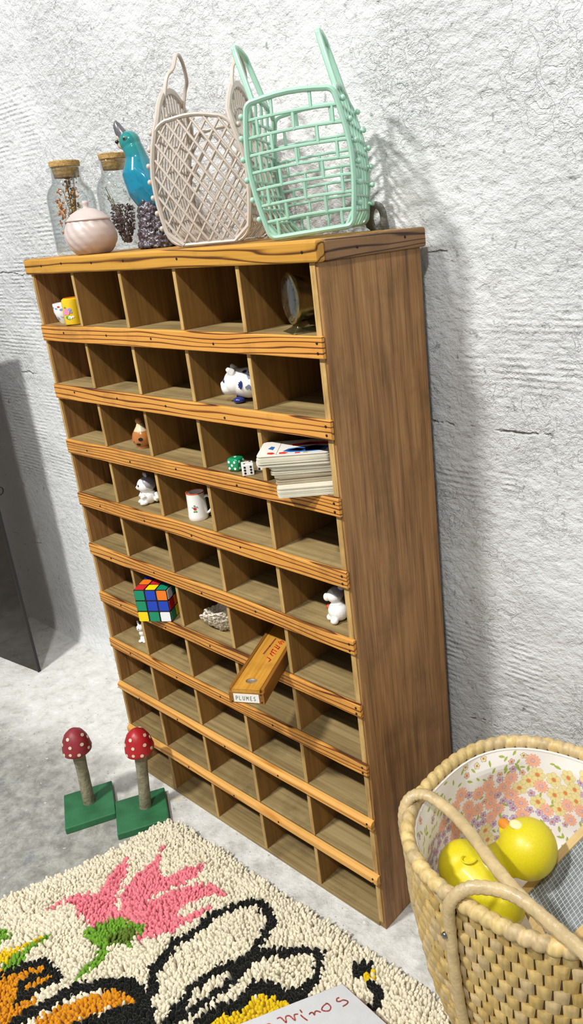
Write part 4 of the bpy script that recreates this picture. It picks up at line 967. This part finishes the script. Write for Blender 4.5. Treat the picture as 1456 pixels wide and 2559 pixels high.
STR=[
[(0.2442, -0.382), (0.258, -0.358), (0.2745, -0.3378), (0.2957, -0.3405), (0.3139, -0.336), (0.3063, -0.3575), (0.3046, -0.3761)],
[(0.2912, -0.3438), (0.284, -0.3599), (0.2796, -0.3772), (0.298, -0.381), (0.3002, -0.3929)],
[(0.326, -0.416), (0.3291, -0.3913), (0.3379, -0.3715), (0.34, -0.3533), (0.346, -0.3368), (0.3614, -0.3168), (0.379, -0.301), (0.3964, -0.2881), (0.4163, -0.2831), (0.4379, -0.284), (0.4558, -0.2904), (0.479, -0.3079)],
[(0.4182, -0.2503), (0.4087, -0.2483), (0.4095, -0.2312), (0.3983, -0.2132), (0.4019, -0.199), (0.4101, -0.1813), (0.4112, -0.1646), (0.4073, -0.1472), (0.4206, -0.1252), (0.4292, -0.1063), (0.4481, -0.0885), (0.4727, -0.0916), (0.4896, -0.0997), (0.4995, -0.124), (0.5022, -0.1448), (0.5006, -0.1717), (0.4932, -0.1897)],
[(0.5332, -0.1258), (0.5112, -0.1493), (0.5117, -0.1814), (0.5121, -0.2088), (0.5083, -0.2318), (0.5025, -0.2589), (0.4865, -0.2836)],
[(0.4856, -0.1935), (0.4797, -0.2155), (0.4762, -0.2388), (0.4856, -0.2585), (0.4817, -0.2679), (0.4944, -0.2682), (0.4864, -0.2805)],
[(0.4236, -0.2604), (0.4402, -0.2689), (0.4362, -0.2768)],
[(0.5072, -0.176), (0.513, -0.155), (0.5261, -0.1334), (0.5414, -0.1205), (0.5517, -0.1096), (0.572, -0.0947), (0.5842, -0.096), (0.5967, -0.1134), (0.6037, -0.1277), (0.6027, -0.1504), (0.6116, -0.156)],
[(0.524, -0.2569), (0.5314, -0.2336), (0.5496, -0.2096), (0.5449, -0.1993), (0.5469, -0.1854), (0.5625, -0.1707), (0.5815, -0.1692), (0.6041, -0.1585), (0.6152, -0.1564)],
[(0.6361, -0.0812), (0.6479, -0.0726), (0.6458, -0.0886)],
[(0.6721, -0.0866), (0.6872, -0.0939), (0.6921, -0.1053), (0.6893, -0.1162)],
[(0.518, -0.2346), (0.5236, -0.2089), (0.5235, -0.1964), (0.5157, -0.2054)],
]
def inpoly(P,poly):
    x,y=P[:,0],P[:,1]; r=np.zeros(len(P),bool); n=len(poly); j=n-1
    for i in range(n):
        xi,yi=poly[i]; xj,yj=poly[j]
        c=((yi>y)!=(yj>y))&(x<(xj-xi)*(y-yi)/(yj-yi+1e-12)+xi); r^=c; j=i
    return r
def dstroke(P,pts):
    d=np.full(len(P),9.)
    for a,b in zip(pts,pts[1:]):
        a=np.array(a);b=np.array(b);ab=b-a; t=np.clip(((P-a)@ab)/(ab@ab+1e-12),0,1); d=np.minimum(d,np.linalg.norm(P-(a+t[:,None]*ab),axis=1))
    return d
A0=(.186,-.058)
rug_poly=[(.186,-.058),(1.06,-.050),(1.06,-.60),(.035,-.60),(.105,-.335),(.150,-.215),(.168,-.150)]
rug=thing('shaggy_rug','cream shaggy wool rug with pink flower, yellow and black outline pattern on the floor','rug',(0,0,0))
obj('rug_backing',MB().prism([(x,y) for x,y in rug_poly][::-1],.0003,.0040),simple('rug_backing','b8ae94',.9),rug,smooth=False)
sp=.0043; xs=np.arange(.03,1.06,sp); ys=np.arange(-.60,-.045,sp*.9)
GX,GY=np.meshgrid(xs,ys); GX=GX+((np.arange(len(ys))%2)*sp/2)[:,None]
P=np.stack([GX.ravel(),GY.ravel()],1); rs=np.random.RandomState(3); P+=rs.uniform(-.0011,.0011,P.shape)
P=P[inpoly(P,rug_poly)]
# leave out what lies beyond the camera's side of the rug and under the straw basket
P=P[(P[:,0]-.3)*.62+(P[:,1]+.45)*1.0>-.10]
bc=np.array((.868,.022)); P=P[np.linalg.norm(P-bc,axis=1)>.128]
cols=np.tile(np.array(srgb('dfd7bf')[:3]),(len(P),1))
jit=P+rs.uniform(-.0016,.0016,P.shape)
C_={'pink':'e2808c','green':'6c9c2a','yellow':'dcbc14','orange':'cf8a12','black':'14140f'}
for k,c in (('pink1','pink'),('pink2','pink'),('pink3','pink'),('green1','green'),('green2','green'),('yellow1','yellow'),('green3','green'),('orange1','orange'),('blackf','black'),('orange2','orange'),('yellow2','yellow'),('yellow3','yellow')):
    cols[inpoly(jit,POLY[k])]=np.array(srgb(C_[c])[:3])
dk=inpoly(jit,[(.310,-.262),(.322,-.232),(.344,-.226),(.345,-.250),(.330,-.270)])&inpoly(jit,POLY['green1']); cols[dk]=np.array(srgb('5c7424')[:3])
for i,s in enumerate(STR):
    wd=.0066 if i not in (2,8) else .0092
    if i==11: continue
    cols[dstroke(jit,s)<wd]=np.array(srgb(C_['black'])[:3])
cols=cols*(1+rs.uniform(-.10,.08,(len(P),1)))
n=len(P); K=5; RG=4
ln=rs.uniform(.0155,.0195,n); a=rs.uniform(0,2*PI,n); le=rs.uniform(.0010,.0045,n)
lx=le*np.cos(a); ly=le*np.sin(a)
e=np.clip(1-(-.056-P[:,1])/.014,0,1); ly=ly+e*.008; ln=ln*(1-.35*e)
dl=np.minimum.reduce([np.linalg.norm(P-np.array(q),axis=1) for q in ((.186,-.058),(.177,-.10),(.168,-.15),(.160,-.18),(.150,-.215),(.140,-.25),(.128,-.28),(.105,-.335),(.09,-.38),(.07,-.45))]); e2=np.clip(1-dl/.022,0,1); lx=lx-e2*.006; ln=ln*(1-.3*e2)
# pile lies in soft waves
wv=np.array([mnoise.noise(Vector((q[0]*26,q[1]*26,2.))) for q in P]); wv2=np.array([mnoise.noise(Vector((q[0]*26,q[1]*26,9.))) for q in P])
lx+=wv*.006; ly+=wv2*.006; ln*=(1+.14*wv)
rad=rs.uniform(.0024,.0031,n)
ang=np.arange(K)*2*PI/K; V=np.zeros((n,RG*K+1,3)); prof=[(.0,.8),(.5,1.0),(.82,1.05),(.97,.72)]
for r,(u,w_) in enumerate(prof):
    for k in range(K):
        V[:,r*K+k,0]=P[:,0]+lx*u*u+rad*w_*np.cos(ang[k]+a); V[:,r*K+k,1]=P[:,1]+ly*u*u+rad*w_*np.sin(ang[k]+a); V[:,r*K+k,2]=.0035+ln*u
V[:,RG*K,0]=P[:,0]+lx*1.05; V[:,RG*K,1]=P[:,1]+ly*1.05; V[:,RG*K,2]=.0035+ln*1.05
F=[]
for r in range(RG-1):
    for k in range(K): F.append((r*K+k,r*K+(k+1)%K,(r+1)*K+(k+1)%K,(r+1)*K+k))
F4=np.array(F); T3=np.array([((RG-1)*K+k,(RG-1)*K+(k+1)%K,RG*K) for k in range(K)])
nv=RG*K+1; off=(np.arange(n)*nv)[:,None,None]
q4=(F4[None]+off).reshape(-1,4); q3=(T3[None]+off).reshape(-1,3)
me=bpy.data.meshes.new('pile'); me.vertices.add(n*nv); me.vertices.foreach_set('co',V.reshape(-1).astype(np.float32))
loops=np.concatenate([q4.ravel(),q3.ravel()]); me.loops.add(len(loops)); me.loops.foreach_set('vertex_index',loops.astype(np.int32))
st_=np.concatenate([np.arange(len(q4))*4,len(q4)*4+np.arange(len(q3))*3]); me.polygons.add(len(st_)); me.polygons.foreach_set('loop_start',st_.astype(np.int32))
me.polygons.foreach_set('use_smooth',np.ones(len(st_),bool)); me.update(calc_edges=True); me.validate()
ca=me.color_attributes.new('wool','FLOAT_COLOR','POINT'); cc=np.ones((n,nv,4),np.float32); cc[:,:,:3]=cols[:,None,:]; ca.data.foreach_set('color',cc.ravel())
M_wool,nt_,p_=newmat('wool'); at_=N(nt_,'ShaderNodeAttribute'); at_.attribute_name='wool'; L(nt_,at_.outputs['Color'],p_.inputs['Base Color']); p_.inputs['Roughness'].default_value=.95; p_.inputs['Specular IOR Level'].default_value=.1; p_.inputs['Sheen Weight'].default_value=.15
me.materials.append(M_wool)
po=bpy.data.objects.new('pile',me); COL.objects.link(po); po.parent=rug; tag(po,kind='stuff')

# ---------------------------------------------------------------- box lid with red handwriting
LIDS=[
[(0.009, 0.0176), (0.0081, 0.0204), (0.0102, 0.0226), (0.0129, 0.0205), (0.0147, 0.0162), (0.0183, 0.0138), (0.0207, 0.0139), (0.0212, 0.0171), (0.0199, 0.0221)],
[(0.0032, 0.0339), (0.0025, 0.0394), (0.0042, 0.0437), (0.0084, 0.042), (0.0114, 0.0378), (0.0097, 0.0335), (0.0047, 0.033), (0.0026, 0.0345)],
[(-0.0027, 0.0584), (-0.0027, 0.056), (-0.0009, 0.0542), (0.0023, 0.0546), (0.0003, 0.0518), (0.0012, 0.0491), (0.0051, 0.0471)],
[(-0.0092, 0.0666), (-0.0042, 0.0664), (0.0008, 0.0655)],
[(-0.0142, 0.0627), (-0.0106, 0.0633)],
[(-0.0263, 0.0895), (-0.0241, 0.0857), (-0.0154, 0.0853), (-0.0206, 0.0808), (-0.018, 0.0767), (-0.0096, 0.0759), (-0.0149, 0.0721), (-0.0127, 0.0683)],
[(-0.0292, 0.1014), (-0.0306, 0.1087), (-0.0238, 0.1122), (-0.0186, 0.1056), (-0.0224, 0.0991), (-0.0285, 0.1007)],
]
e1=Vector((0.98617,-0.00524,-0.16567)); e2=Vector((0.01397,-0.99332,0.11455)); nz=e1.cross(e2).normalized()
if nz.z<0: nz=-nz
A=Vector((.663,-.132,.062))
ML=Matrix(((e1.x,e2.x,nz.x,A.x),(e1.y,e2.y,nz.y,A.y),(e1.z,e2.z,nz.z,A.z),(0,0,0,1)))
bxl=bpy.data.objects.new('domino_box',None); COL.objects.link(bxl); bxl.matrix_world=ML; bxl.empty_display_size=.02
tag(bxl,'pale grey wooden game box with red handwriting lying on the rug at the bottom edge','box')
M_lid=simple('grey_lid_paint','c9cbcd',.55,var=.05,vscale=60,bump=.1,bscale=300); M_lide=simple('red_brown_edge','7c4a38',.6)
quad=[(0,0),(.098,0),(.098-.0740,.172),(-.0740,.172)]
def ins(q,d): 
    cx=sum(p[0] for p in q)/4; cy=sum(p[1] for p in q)/4; return [(cx+(p[0]-cx)*(1-d),cy+(p[1]-cy)*(1-d)) for p in q]
obj('box_body',MB().prism(ins(quad,.03),-.021,-.0032),simple('box_side','a8987c',.6),bxl,smooth=False)
obj('lid_edge',MB().prism(quad,-.0030,-.0003),M_lide,bxl,smooth=False)
ldo=obj('lid',MB().prism(ins(quad,.012),-.0003,.0003),M_lid,bxl,smooth=False)
tm=MB()
for s in LIDS:
    sps=[(p.x,p.y) for p in spline([(a,b_) for a,b_ in s],4)]; tm._rib(sps,.0017,.0002,0,Matrix.Translation((0,0,.0004)))
tag(obj('red_handwriting',tm,simple('red_crayon','c0685c',.7,var=.3,vscale=300),ldo,smooth=False),'red handwritten word ending in ominos')

# ---------------------------------------------------------------- straw basket
BC=(.868,.022); BH_=.300
def rsup(th,a=.152,b=.139,p=2.5): return (abs(cos(th)/a)**p+abs(sin(th)/b)**p)**(-1/p)
def sc(z):
    T=[(0,.74),(.04,.83),(.10,.925),(.16,.975),(.22,.995),(.30,1.0)]
    for (z0,s0),(z1,s1) in zip(T,T[1:]):
        if z<=z1: return s0+(s1-s0)*(z-z0)/(z1-z0)
    return 1
BZ=.0046
def bs(th,z,o=0): r=rsup(th)*sc(z)+o; return Vector((r*cos(th),r*sin(th),z))
bk=thing('straw_basket','round woven straw basket with floral cloth lining and two handles right of the cabinet','basket',(BC[0],BC[1],BZ))
M_straw,nt_,p_=newmat('woven_straw'); at_=N(nt_,'ShaderNodeAttribute'); at_.attribute_name='straw'
tc=N(nt_,'ShaderNodeTexCoord'); w_=N(nt_,'ShaderNodeTexNoise'); w_.inputs['Scale'].default_value=260; w_.inputs['Detail'].default_value=3
vm=N(nt_,'ShaderNodeVectorMath'); vm.operation='MULTIPLY'; vm.inputs[1].default_value=(1,1,.12); L(nt_,tc.outputs['Object'],vm.inputs[0]); L(nt_,vm.outputs[0],w_.inputs['Vector'])
rr_=N(nt_,'ShaderNodeMapRange'); rr_.inputs['From Min'].default_value=.3; rr_.inputs['From Max'].default_value=.7; rr_.inputs['To Min'].default_value=.78; rr_.inputs['To Max'].default_value=1.08; L(nt_,w_.outputs['Fac'],rr_.inputs['Value'])
L(nt_,mixc(nt_,1.0,at_.outputs['Color'],rr_.outputs[0],'MULTIPLY'),p_.inputs['Base Color']); p_.inputs['Roughness'].default_value=.5
def colored(name,mb,cols,attr,mat,parent,**k):
    o=obj(name,mb,mat,parent,**k); ca=o.data.color_attributes.new(attr,'FLOAT_COLOR','POINT')
    a=np.ones((len(cols),4),np.float32); a[:,:3]=np.array(cols); ca.data.foreach_set('color',a.ravel()); return o
random.seed(21)
mb=MB(); cl_=[]; S0=np.array(srgb('d2b77a')[:3]); S1=np.array(srgb('b89a58')[:3]); S2=np.array(srgb('c6ae80')[:3])
rows,cn=16,54; zz0,zz1=.010,.286
U=6;Vn=5
for r in range(rows):
    for k in range(cn):
        t0=(k+.5*(r%2)+.04)/cn*2*PI; t1=(k+1+.5*(r%2)+.0)/cn*2*PI
        z0=zz0+(zz1-zz0)*(r-.10)/rows; z1=zz0+(zz1-zz0)*(r+1.0)/rows
        sk=random.uniform(-.10,.10); pu=.0040+random.uniform(-.0008,.001); colr=S0*random.random()+S1*(random.random()*.6)
        f=random.random(); colr=(S0*(1-f)+S1*f) if random.random()<.8 else S2; colr=colr*random.uniform(.88,1.1)
        vs=[]
        for j in range(Vn+1):
            v=j/Vn
            for i in range(U+1):
                u=i/U
                wtap=1-.16*(1-v)*abs(2*u-1)
                th=t0+(t1-t0)*(.5+(u-.5)*(1-.16*(1-v)))+sk*(v-.5)*(t1-t0)
                z=z0+(z1-z0)*(v+.05*sin(u*PI))
                o=pu*(sin(PI*min(max(u,0),1))**.45)*(.25+.9*v**.7)*(1 if v<.98 else .55)
                vs.append(bs(th,max(z,.0),o-.001))
        # turned-in upper lip
        for i in range(U+1):
            u=i/U; th=t0+(t1-t0)*u; vs.append(bs(th,z1-.0005,-.0025))
        fs=[]
        for j in range(Vn+1):
            for i in range(U): a=j*(U+1)+i; fs.append((a,a+1,a+U+2,a+U+1))
        mb.add(vs,fs); cl_+= [colr]*len(vs)
bod=colored('woven_body',mb,cl_,'straw',M_straw,bk,angle=55)
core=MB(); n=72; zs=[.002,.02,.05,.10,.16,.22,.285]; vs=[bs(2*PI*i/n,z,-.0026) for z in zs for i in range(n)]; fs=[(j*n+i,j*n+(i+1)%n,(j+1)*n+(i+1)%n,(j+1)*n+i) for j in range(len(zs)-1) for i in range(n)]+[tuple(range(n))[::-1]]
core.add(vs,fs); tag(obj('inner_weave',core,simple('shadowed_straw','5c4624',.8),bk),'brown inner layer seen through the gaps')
rim=MB(); cl_=[]; n=660; K=12
for i in range(n):
    th=2*PI*i/n; c=bs(th,.2945,.001); d=(bs(th+.01,.2945)-bs(th-.01,.2945)).normalized(); up=Vector((0,0,1)); sd=d.cross(up)
    for k in range(K):
        a=2*PI*k/K; ph=(th*66/(2*PI)+a/(2*PI)*.9)%1.0
        r=.0078*(1+.36*(sin(PI*ph)**.45)-.26); rim.v.append(c+up*(r*1.15*cos(a))+sd*(r*sin(a)))
        q=int((th*66/(2*PI)+a/(2*PI)*.9)); random.seed(q%66); cl_.append((S0 if random.random()<.6 else S2)*random.uniform(.85,1.12))
for i in range(n):
    for k in range(K): rim.f.append((i*K+k,i*K+(k+1)%K,((i+1)%n)*K+(k+1)%K,((i+1)%n)*K+k)); rim.m.append(0)
colored('wrapped_rim',rim,cl_,'straw',M_straw,bk,angle=180)
# cloth lining with its printed flowers
M_cotton,nt_,p_=newmat('printed_cotton'); at_=N(nt_,'ShaderNodeAttribute'); at_.attribute_name='print'; L(nt_,at_.outputs['Color'],p_.inputs['Base Color']); p_.inputs['Roughness'].default_value=.85; p_.inputs['Sheen Weight'].default_value=.1
M_cot=simple('cotton_edge','e9e3da',.85)
def lin(th,z,o=0):
    fold=.0022*sin(th*7+z*20)+.0025*mnoise.noise(Vector((cos(th)*4,sin(th)*4,z*20)))
    k=min((.290-z)/.02,1)
    return bs(th,z,-.0085-k*.004+fold*k-o)
NT,NZ=1300,250; z_hi,z_lo=.290,.142
coarse=np.array([[lin(2*PI*i/130,z_hi-(z_hi-z_lo)*j/25) for i in range(131)] for j in range(26)])
ti=np.linspace(0,130,NT+1)[:-1]; zi=np.linspace(0,25,NZ)
t0=ti.astype(int); ft=(ti-t0)[None,:,None]; j0=np.minimum(zi.astype(int),24); fz=(zi-j0)[:,None,None]
V=(coarse[j0][:,t0]*(1-ft)+coarse[j0][:,t0+1]*ft)*(1-fz)+(coarse[j0+1][:,t0]*(1-ft)+coarse[j0+1][:,t0+1]*ft)*fz
TH=(2*PI*ti/130)[None,:]; ZZ=(z_hi-(z_hi-z_lo)*zi/25)[:,None]; RA=.145
def lc(h): return np.array(srgb(h)[:3])
PC=np.ones((NZ,NT,3))*lc('ebe7e2')
def window(th,z,r):
    j=[int(round((z_hi-(z+r))/(z_hi-z_lo)*(NZ-1))),int(round((z_hi-(z-r))/(z_hi-z_lo)*(NZ-1)))+1]
    js=np.arange(max(j[0],0),min(j[1],NZ)); w=int(r/RA/(2*PI)*NT)+2; i0=int(round(th/(2*PI)*NT)); is_=np.arange(i0-w,i0+w+1)%NT
    if len(js)==0: return None
    dx=((TH[0,is_]-th+PI)%(2*PI)-PI)*RA; dy=ZZ[js,0]-z
    X,Y=np.meshgrid(dx,dy); return js,is_,X,Y
def put(js,is_,m,c): 
    sub_=PC[np.ix_(js,is_)]; sub_[m]=c; PC[np.ix_(js,is_)]=sub_
def flower(th,z,r,n,c,cc,rc,oc,sharp=.30):
    w=window(th,z,r*1.15)
    if w is None: return
    js,is_,X,Y=w; R_=np.hypot(X,Y); A_=np.arctan2(Y,X)+random.random()*6
    pet=np.abs(np.cos(A_*n/2)); edge=r*(1-sharp+sharp*pet**.7)
    put(js,is_,R_<edge,lc(oc)); put(js,is_,(R_<edge-.0006)&(pet>.17+.0*R_),lc(c)); put(js,is_,R_<rc*1.35,lc(oc)); put(js,is_,R_<rc,lc(cc))
def leaf(th,z,l,a):
    w=window(th,z,l*1.1)
    if w is None: return
    js,is_,X,Y=w; u=(X*cos(a)+Y*sin(a))/l; v=(-X*sin(a)+Y*cos(a))/l; put(js,is_,(np.abs(u)<1)&(np.abs(v)<.42*(1-u*u)),lc('aeba58')); put(js,is_,(np.abs(u)<.9)&(np.abs(v)<.05),lc('7c8c34'))
random.seed(77); used=[]
def place(th,z,rad,gap):
    for (t2,z2,r2) in used:
        if math.hypot(((th-t2+PI)%(2*PI)-PI)*RA,z-z2)<(rad+r2)*gap: return False
    used.append((th,z,rad)); return True
for c in range(64):
    th0=2*PI*(c*.618%1); z0=.165+.115*((c*.377)%1); kind=(c*5)%4
    for q in range(30):
        th=(th0+random.gauss(0,.11))%(2*PI); z=z0+random.gauss(0,.016)
        if not(.146<z<.286): continue
        if kind==0: 
            if place(th,z,.0085,.80): flower(th,z,.0105,13,'efb598','cdb8ca',.0023,'d98f72')
        elif kind in(1,2):
            if place(th,z,.0048,.93): flower(th,z,.0058,5,'c9b2c4' if kind==1 else 'c4b4d2','d8694a',.0013,'8f7090',.35)
        else:
            if place(th,z,.0095,.86): flower(th,z,.0115,6,'e6d79a','dd8048',.0028,'cdb970',.25)
for k in range(700):
    th=random.uniform(0,2*PI); z=random.uniform(.146,.286)
    if place(th,z,.0030,.9): leaf(th,z,random.uniform(.0036,.0056),random.random()*6)
for k in range(300):
    th=random.uniform(0,2*PI); z=random.uniform(.146,.286)
    if place(th,z,.0040,.9): flower(th,z,.0046,5,random.choice(('c9b2c4','e8dca6','e9b9a0')),'cf6e48',.0011,'8f7a70',.35)
me=bpy.data.meshes.new('floral_lining'); nv=NZ*NT; co=np.concatenate([V.reshape(-1,3),[[0,0,.140]]]).astype(np.float32)
me.vertices.add(nv+1); me.vertices.foreach_set('co',co.ravel())
jj,ii=np.meshgrid(np.arange(NZ-1),np.arange(NT),indexing='ij'); q4=np.stack([jj*NT+ii,jj*NT+(ii+1)%NT,(jj+1)*NT+(ii+1)%NT,(jj+1)*NT+ii],-1).reshape(-1,4)
ia=np.arange(NT); q3=np.stack([(NZ-1)*NT+ia,(NZ-1)*NT+(ia+1)%NT,np.full(NT,nv)],-1)
loops=np.concatenate([q4.ravel(),q3.ravel()]); me.loops.add(len(loops)); me.loops.foreach_set('vertex_index',loops.astype(np.int32))
st_=np.concatenate([np.arange(len(q4))*4,len(q4)*4+np.arange(len(q3))*3]); me.polygons.add(len(st_)); me.polygons.foreach_set('loop_start',st_.astype(np.int32)); me.polygons.foreach_set('use_smooth',np.ones(len(st_),bool)); me.update(calc_edges=True)
ca=me.color_attributes.new('print','FLOAT_COLOR','POINT'); cc=np.ones((nv+1,4),np.float32); cc[:nv,:3]=PC.reshape(-1,3); ca.data.foreach_set('color',cc.ravel()); me.materials.append(M_cotton)
ln_=bpy.data.objects.new('floral_lining',me); COL.objects.link(ln_); ln_.parent=bk; tag(ln_,'white cotton lining printed with orange, lilac and yellow flowers')
sm=MB(); sm.tube([lin(1.55-.25*k/8,.289-.11*k/8,.0004) for k in range(9)],.0007,5); sm.tube([lin(2*PI*i/96,.290,-.001) for i in range(96)],.0017,6,closed=True); obj('seam',sm,M_cot,ln_)
# handles
M_hand=simple('raffia_handle','c0a97c',.42,bump=.9,bscale=110,var=.2,vscale=60,coat=.2)
def handle(pts):
    P_=spline([Vector(p)-Vector((BC[0],BC[1],BZ)) for p in pts],10); m=MB(); m.tube(P_,.0070,14,flat=.75,up=None)
    # shallow twist along the strap
    for i,v in enumerate(m.v):
        ring=i//14; k=i%14; 
        if ring<len(P_): c=P_[ring]; m.v[i]=c+(v-c)*(1+.07*sin(ring*1.9+k*2*PI/14*2))
    return obj('handle',m,M_hand,bk)
def ob(deg,z,o): q=bs(math.radians(deg),z-BZ,o); return (q.x+BC[0],q.y+BC[1],z)
h1=handle([ob(206,.08,.006),ob(207,.16,.007),ob(207,.24,.007),ob(207,.285,.010),(.7185,-.046,.307),(.7255,-.034,.3165),(.744,-.0260,.3155),(.792,-.037,.314),(.865,-.073,.313),(.914,-.092,.3125),(.949,-.101,.3125),(.990,-.106,.3125),ob(-40,.300,.014),ob(-40,.22,.010)])
h2=handle([ob(257,.04,.007),ob(257,.11,.007),ob(257,.19,.008),ob(257,.265,.009),(.8375,-.1270,.300),(.846,-.1200,.3150),(.860,-.110,.3220),(.886,-.099,.3230),(.913,-.098,.3220),(.951,-.1070,.3220),(.990,-.116,.3200),ob(-46,.300,.017),ob(-46,.22,.012)])
M_rivet=simple('steel_rivet','8f8f8c',.25,1)
for hnd,p in ((h2,ob(256,.255,.0145)),(h1,ob(206,.262,.0135)),(h1,ob(205,.15,.0125))):
    q=Vector(p)-Vector((BC[0],BC[1],BZ)); obj('rivet',MB().sphere(tuple(q),(.0035,.0035,.0042),12,8),M_rivet,hnd)
# toy duck
M_duck=simple('yellow_rubber','d3c414',.42,var=.08,vscale=500,bump=.05,bscale=500,coat=.15)
dk=thing('rubber_duck','big yellow rubber duck lying on its side in the straw basket','toy duck',(.790,-.010,.150))
O=Vector((.790,-.010,.150)); rel=lambda p: tuple(Vector(p)-O)
b=MB(); b.tube([rel(p) for p in ((.7665,-.006,.2130),(.778,-.010,.2080),(.800,-.012,.2010),(.818,-.012,.1935),(.826,-.012,.1900))],[.030,.036,.0385,.035,.026],24)
b.sphere(rel((.770,-.008,.2120)),(.031,.031,.031),24,16); b.sphere(rel((.824,-.012,.1900)),(.031,.030,.031),24,16)
b.tube([rel((.796,-.004,.212)),rel((.816,.010,.233)),rel((.838,.026,.250))],[.026,.022,.026],20)
b.sphere(rel((.8405,.0275,.2510)),(.0350,.0350,.0350),32,20)
b.sphere(rel((.8130,.0260,.2640)),(.0105,.0095,.0085),16,10)
blob('duck_body',b,M_duck,dk,voxel=.0016,smooth=12)
bl=MB(); bl.tube([rel((.8155,.0255,.2680)),rel((.8085,.0270,.2705)),rel((.8030,.0280,.2690))],[.0095,.0080,.0050],14,flat=.75); tag(obj('beak',bl,simple('orange_rubber','d4862c',.4),dk),'orange beak')
obj('eye',MB().sphere(rel((.8285,.0225,.2835)),(.0085,.0070,.0038),18,10),simple('cream_eye','e3dca0',.4),dk)
wn=MB(); pts=[rel((.783+.013*t*cos(t*4.4+2.2),-.015+.013*t*sin(t*4.4+2.2)-.004,.2435-.001*t)) for t in [k/24 for k in range(4,25)]]; wn.tube(pts,[.0008+.0006*k/21 for k in range(21)],8); tag(obj('wing_swirl',wn,M_duck,dk),'raised swirl marking the wing')
# gridded slate
A_=Vector((.835,.024,.18)); B_=Vector((.882,.088,.25)); C3=Vector((.911,-.015,.20))
uu=(B_-A_).normalized(); vv=(C3-A_); vv=(vv-uu*vv.dot(uu)).normalized(); ww=uu.cross(vv); 
if ww.z<0: ww=-ww
O2=A_-uu*.003
MS=Matrix(((uu.x,vv.x,ww.x,O2.x),(uu.y,vv.y,ww.y,O2.y),(uu.z,vv.z,ww.z,O2.z),(0,0,0,1)))
sl=bpy.data.objects.new('school_slate',None); COL.objects.link(sl); sl.matrix_world=MS; sl.empty_display_size=.02
tag(sl,'grey squared school slate in a pale wooden frame leaning in the straw basket','slate')
M_frame=wood('slate_frame_wood',0,[(.25,'a88a58'),(.5,'c9ad78'),(.8,'dcc594')],fine=.8,stain=.2,rough=.5)
SL,SW=.130,.096
for a,b_ in (((-.005,-.006,-.004),(SL,.006,.004)),((-.005,SW-.006,-.004),(SL,SW+.006,.004)),((-.005,.0062,-.004),(.007,SW-.0062,.004)),((SL-.012,.0062,-.004),(SL,SW-.0062,.004))):
    obj('frame_bar',MB().box(a,b_),M_frame,sl,smooth=False,bevel=.0012)
M_slate,nt_,p_=newmat('squared_slate'); tc=N(nt_,'ShaderNodeTexCoord'); s3=N(nt_,'ShaderNodeSeparateXYZ'); L(nt_,tc.outputs['Object'],s3.inputs[0])
def lines(o,spc,t): 
    f=mathn(nt_,'FRACT',mathn(nt_,'MULTIPLY',o,1/spc)); return mathn(nt_,'LESS_THAN',f,t)
g_=mathn(nt_,'MAXIMUM',lines(s3.outputs[0],.0062,.09),lines(s3.outputs[1],.0050,.11))
nn=N(nt_,'ShaderNodeTexNoise'); nn.inputs['Scale'].default_value=30; nn.inputs['Detail'].default_value=6; L(nt_,tc.outputs['Object'],nn.inputs['Vector'])
sr_=ramp(nt_,[(.35,'5c6166'),(.6,'80868a')]); L(nt_,nn.outputs['Fac'],sr_.inputs['Fac'])
L(nt_,mixc(nt_,mathn(nt_,'MULTIPLY',g_,.8),sr_.outputs['Color'],'d4dada'),p_.inputs['Base Color']); p_.inputs['Roughness'].default_value=.55
obj('slate_face',MB().box((.0072,.0063,-.0022),(SL-.0122,SW-.0063,.0018)),M_slate,sl,smooth=False)

# ---------------------------------------------------------------- camera, light
R=[[0.7583600471146443, 0.6459624890303617, -0.08730693962093888],[0.14516320527939364, -0.2979407258028093, -0.9434823621780684],[-0.6354665079870747, 0.702825573434686, -0.31971632825509233]]
cd=bpy.data.cameras.new('camera'); cam=bpy.data.objects.new('camera',cd); COL.objects.link(cam); S.camera=cam
cam.matrix_world=Matrix(((R[0][0],-R[1][0],-R[2][0],1.216312500534527),(R[0][1],-R[1][1],-R[2][1],-0.6163580030077547),(R[0][2],-R[1][2],-R[2][2],0.9785134836352058),(0,0,0,1)))
cd.sensor_fit='AUTO'; cd.sensor_width=36; cd.lens=1944.687*36/2559
cd.shift_x=(728-908.983)/2559; cd.shift_y=-(1279.5-1194.16)/2559; cd.clip_start=.02; cd.clip_end=30
def area(name,loc,target,power,sx,sy,col=(1,1,1)):
    l=bpy.data.lights.new(name,'AREA'); l.shape='ELLIPSE'; l.size=sx; l.size_y=sy; l.energy=power; l.color=col
    o=bpy.data.objects.new(name,l); COL.objects.link(o); o.location=loc
    d=(Vector(target)-Vector(loc)).normalized(); o.rotation_euler=d.to_track_quat('-Z','Y').to_euler(); return o
area('ceiling_lamp',(.10,-1.75,2.95),(.3,.1,.5),98,.34,.10,(1,.985,.95))
area('ceiling_lamp',(1.75,-1.70,2.95),(.5,.1,.4),50,.20,.12,(1,.985,.96))
w=bpy.data.worlds.new('room'); S.world=w; w.use_nodes=True; bg=w.node_tree.nodes['Background']; bg.inputs[0].default_value=(.93,.96,1,1); bg.inputs[1].default_value=.34
S.view_settings.view_transform='Standard'; S.view_settings.look='None'; S.view_settings.gamma=1; S.view_settings.exposure=-0.09; S.view_settings.use_curve_mapping=False
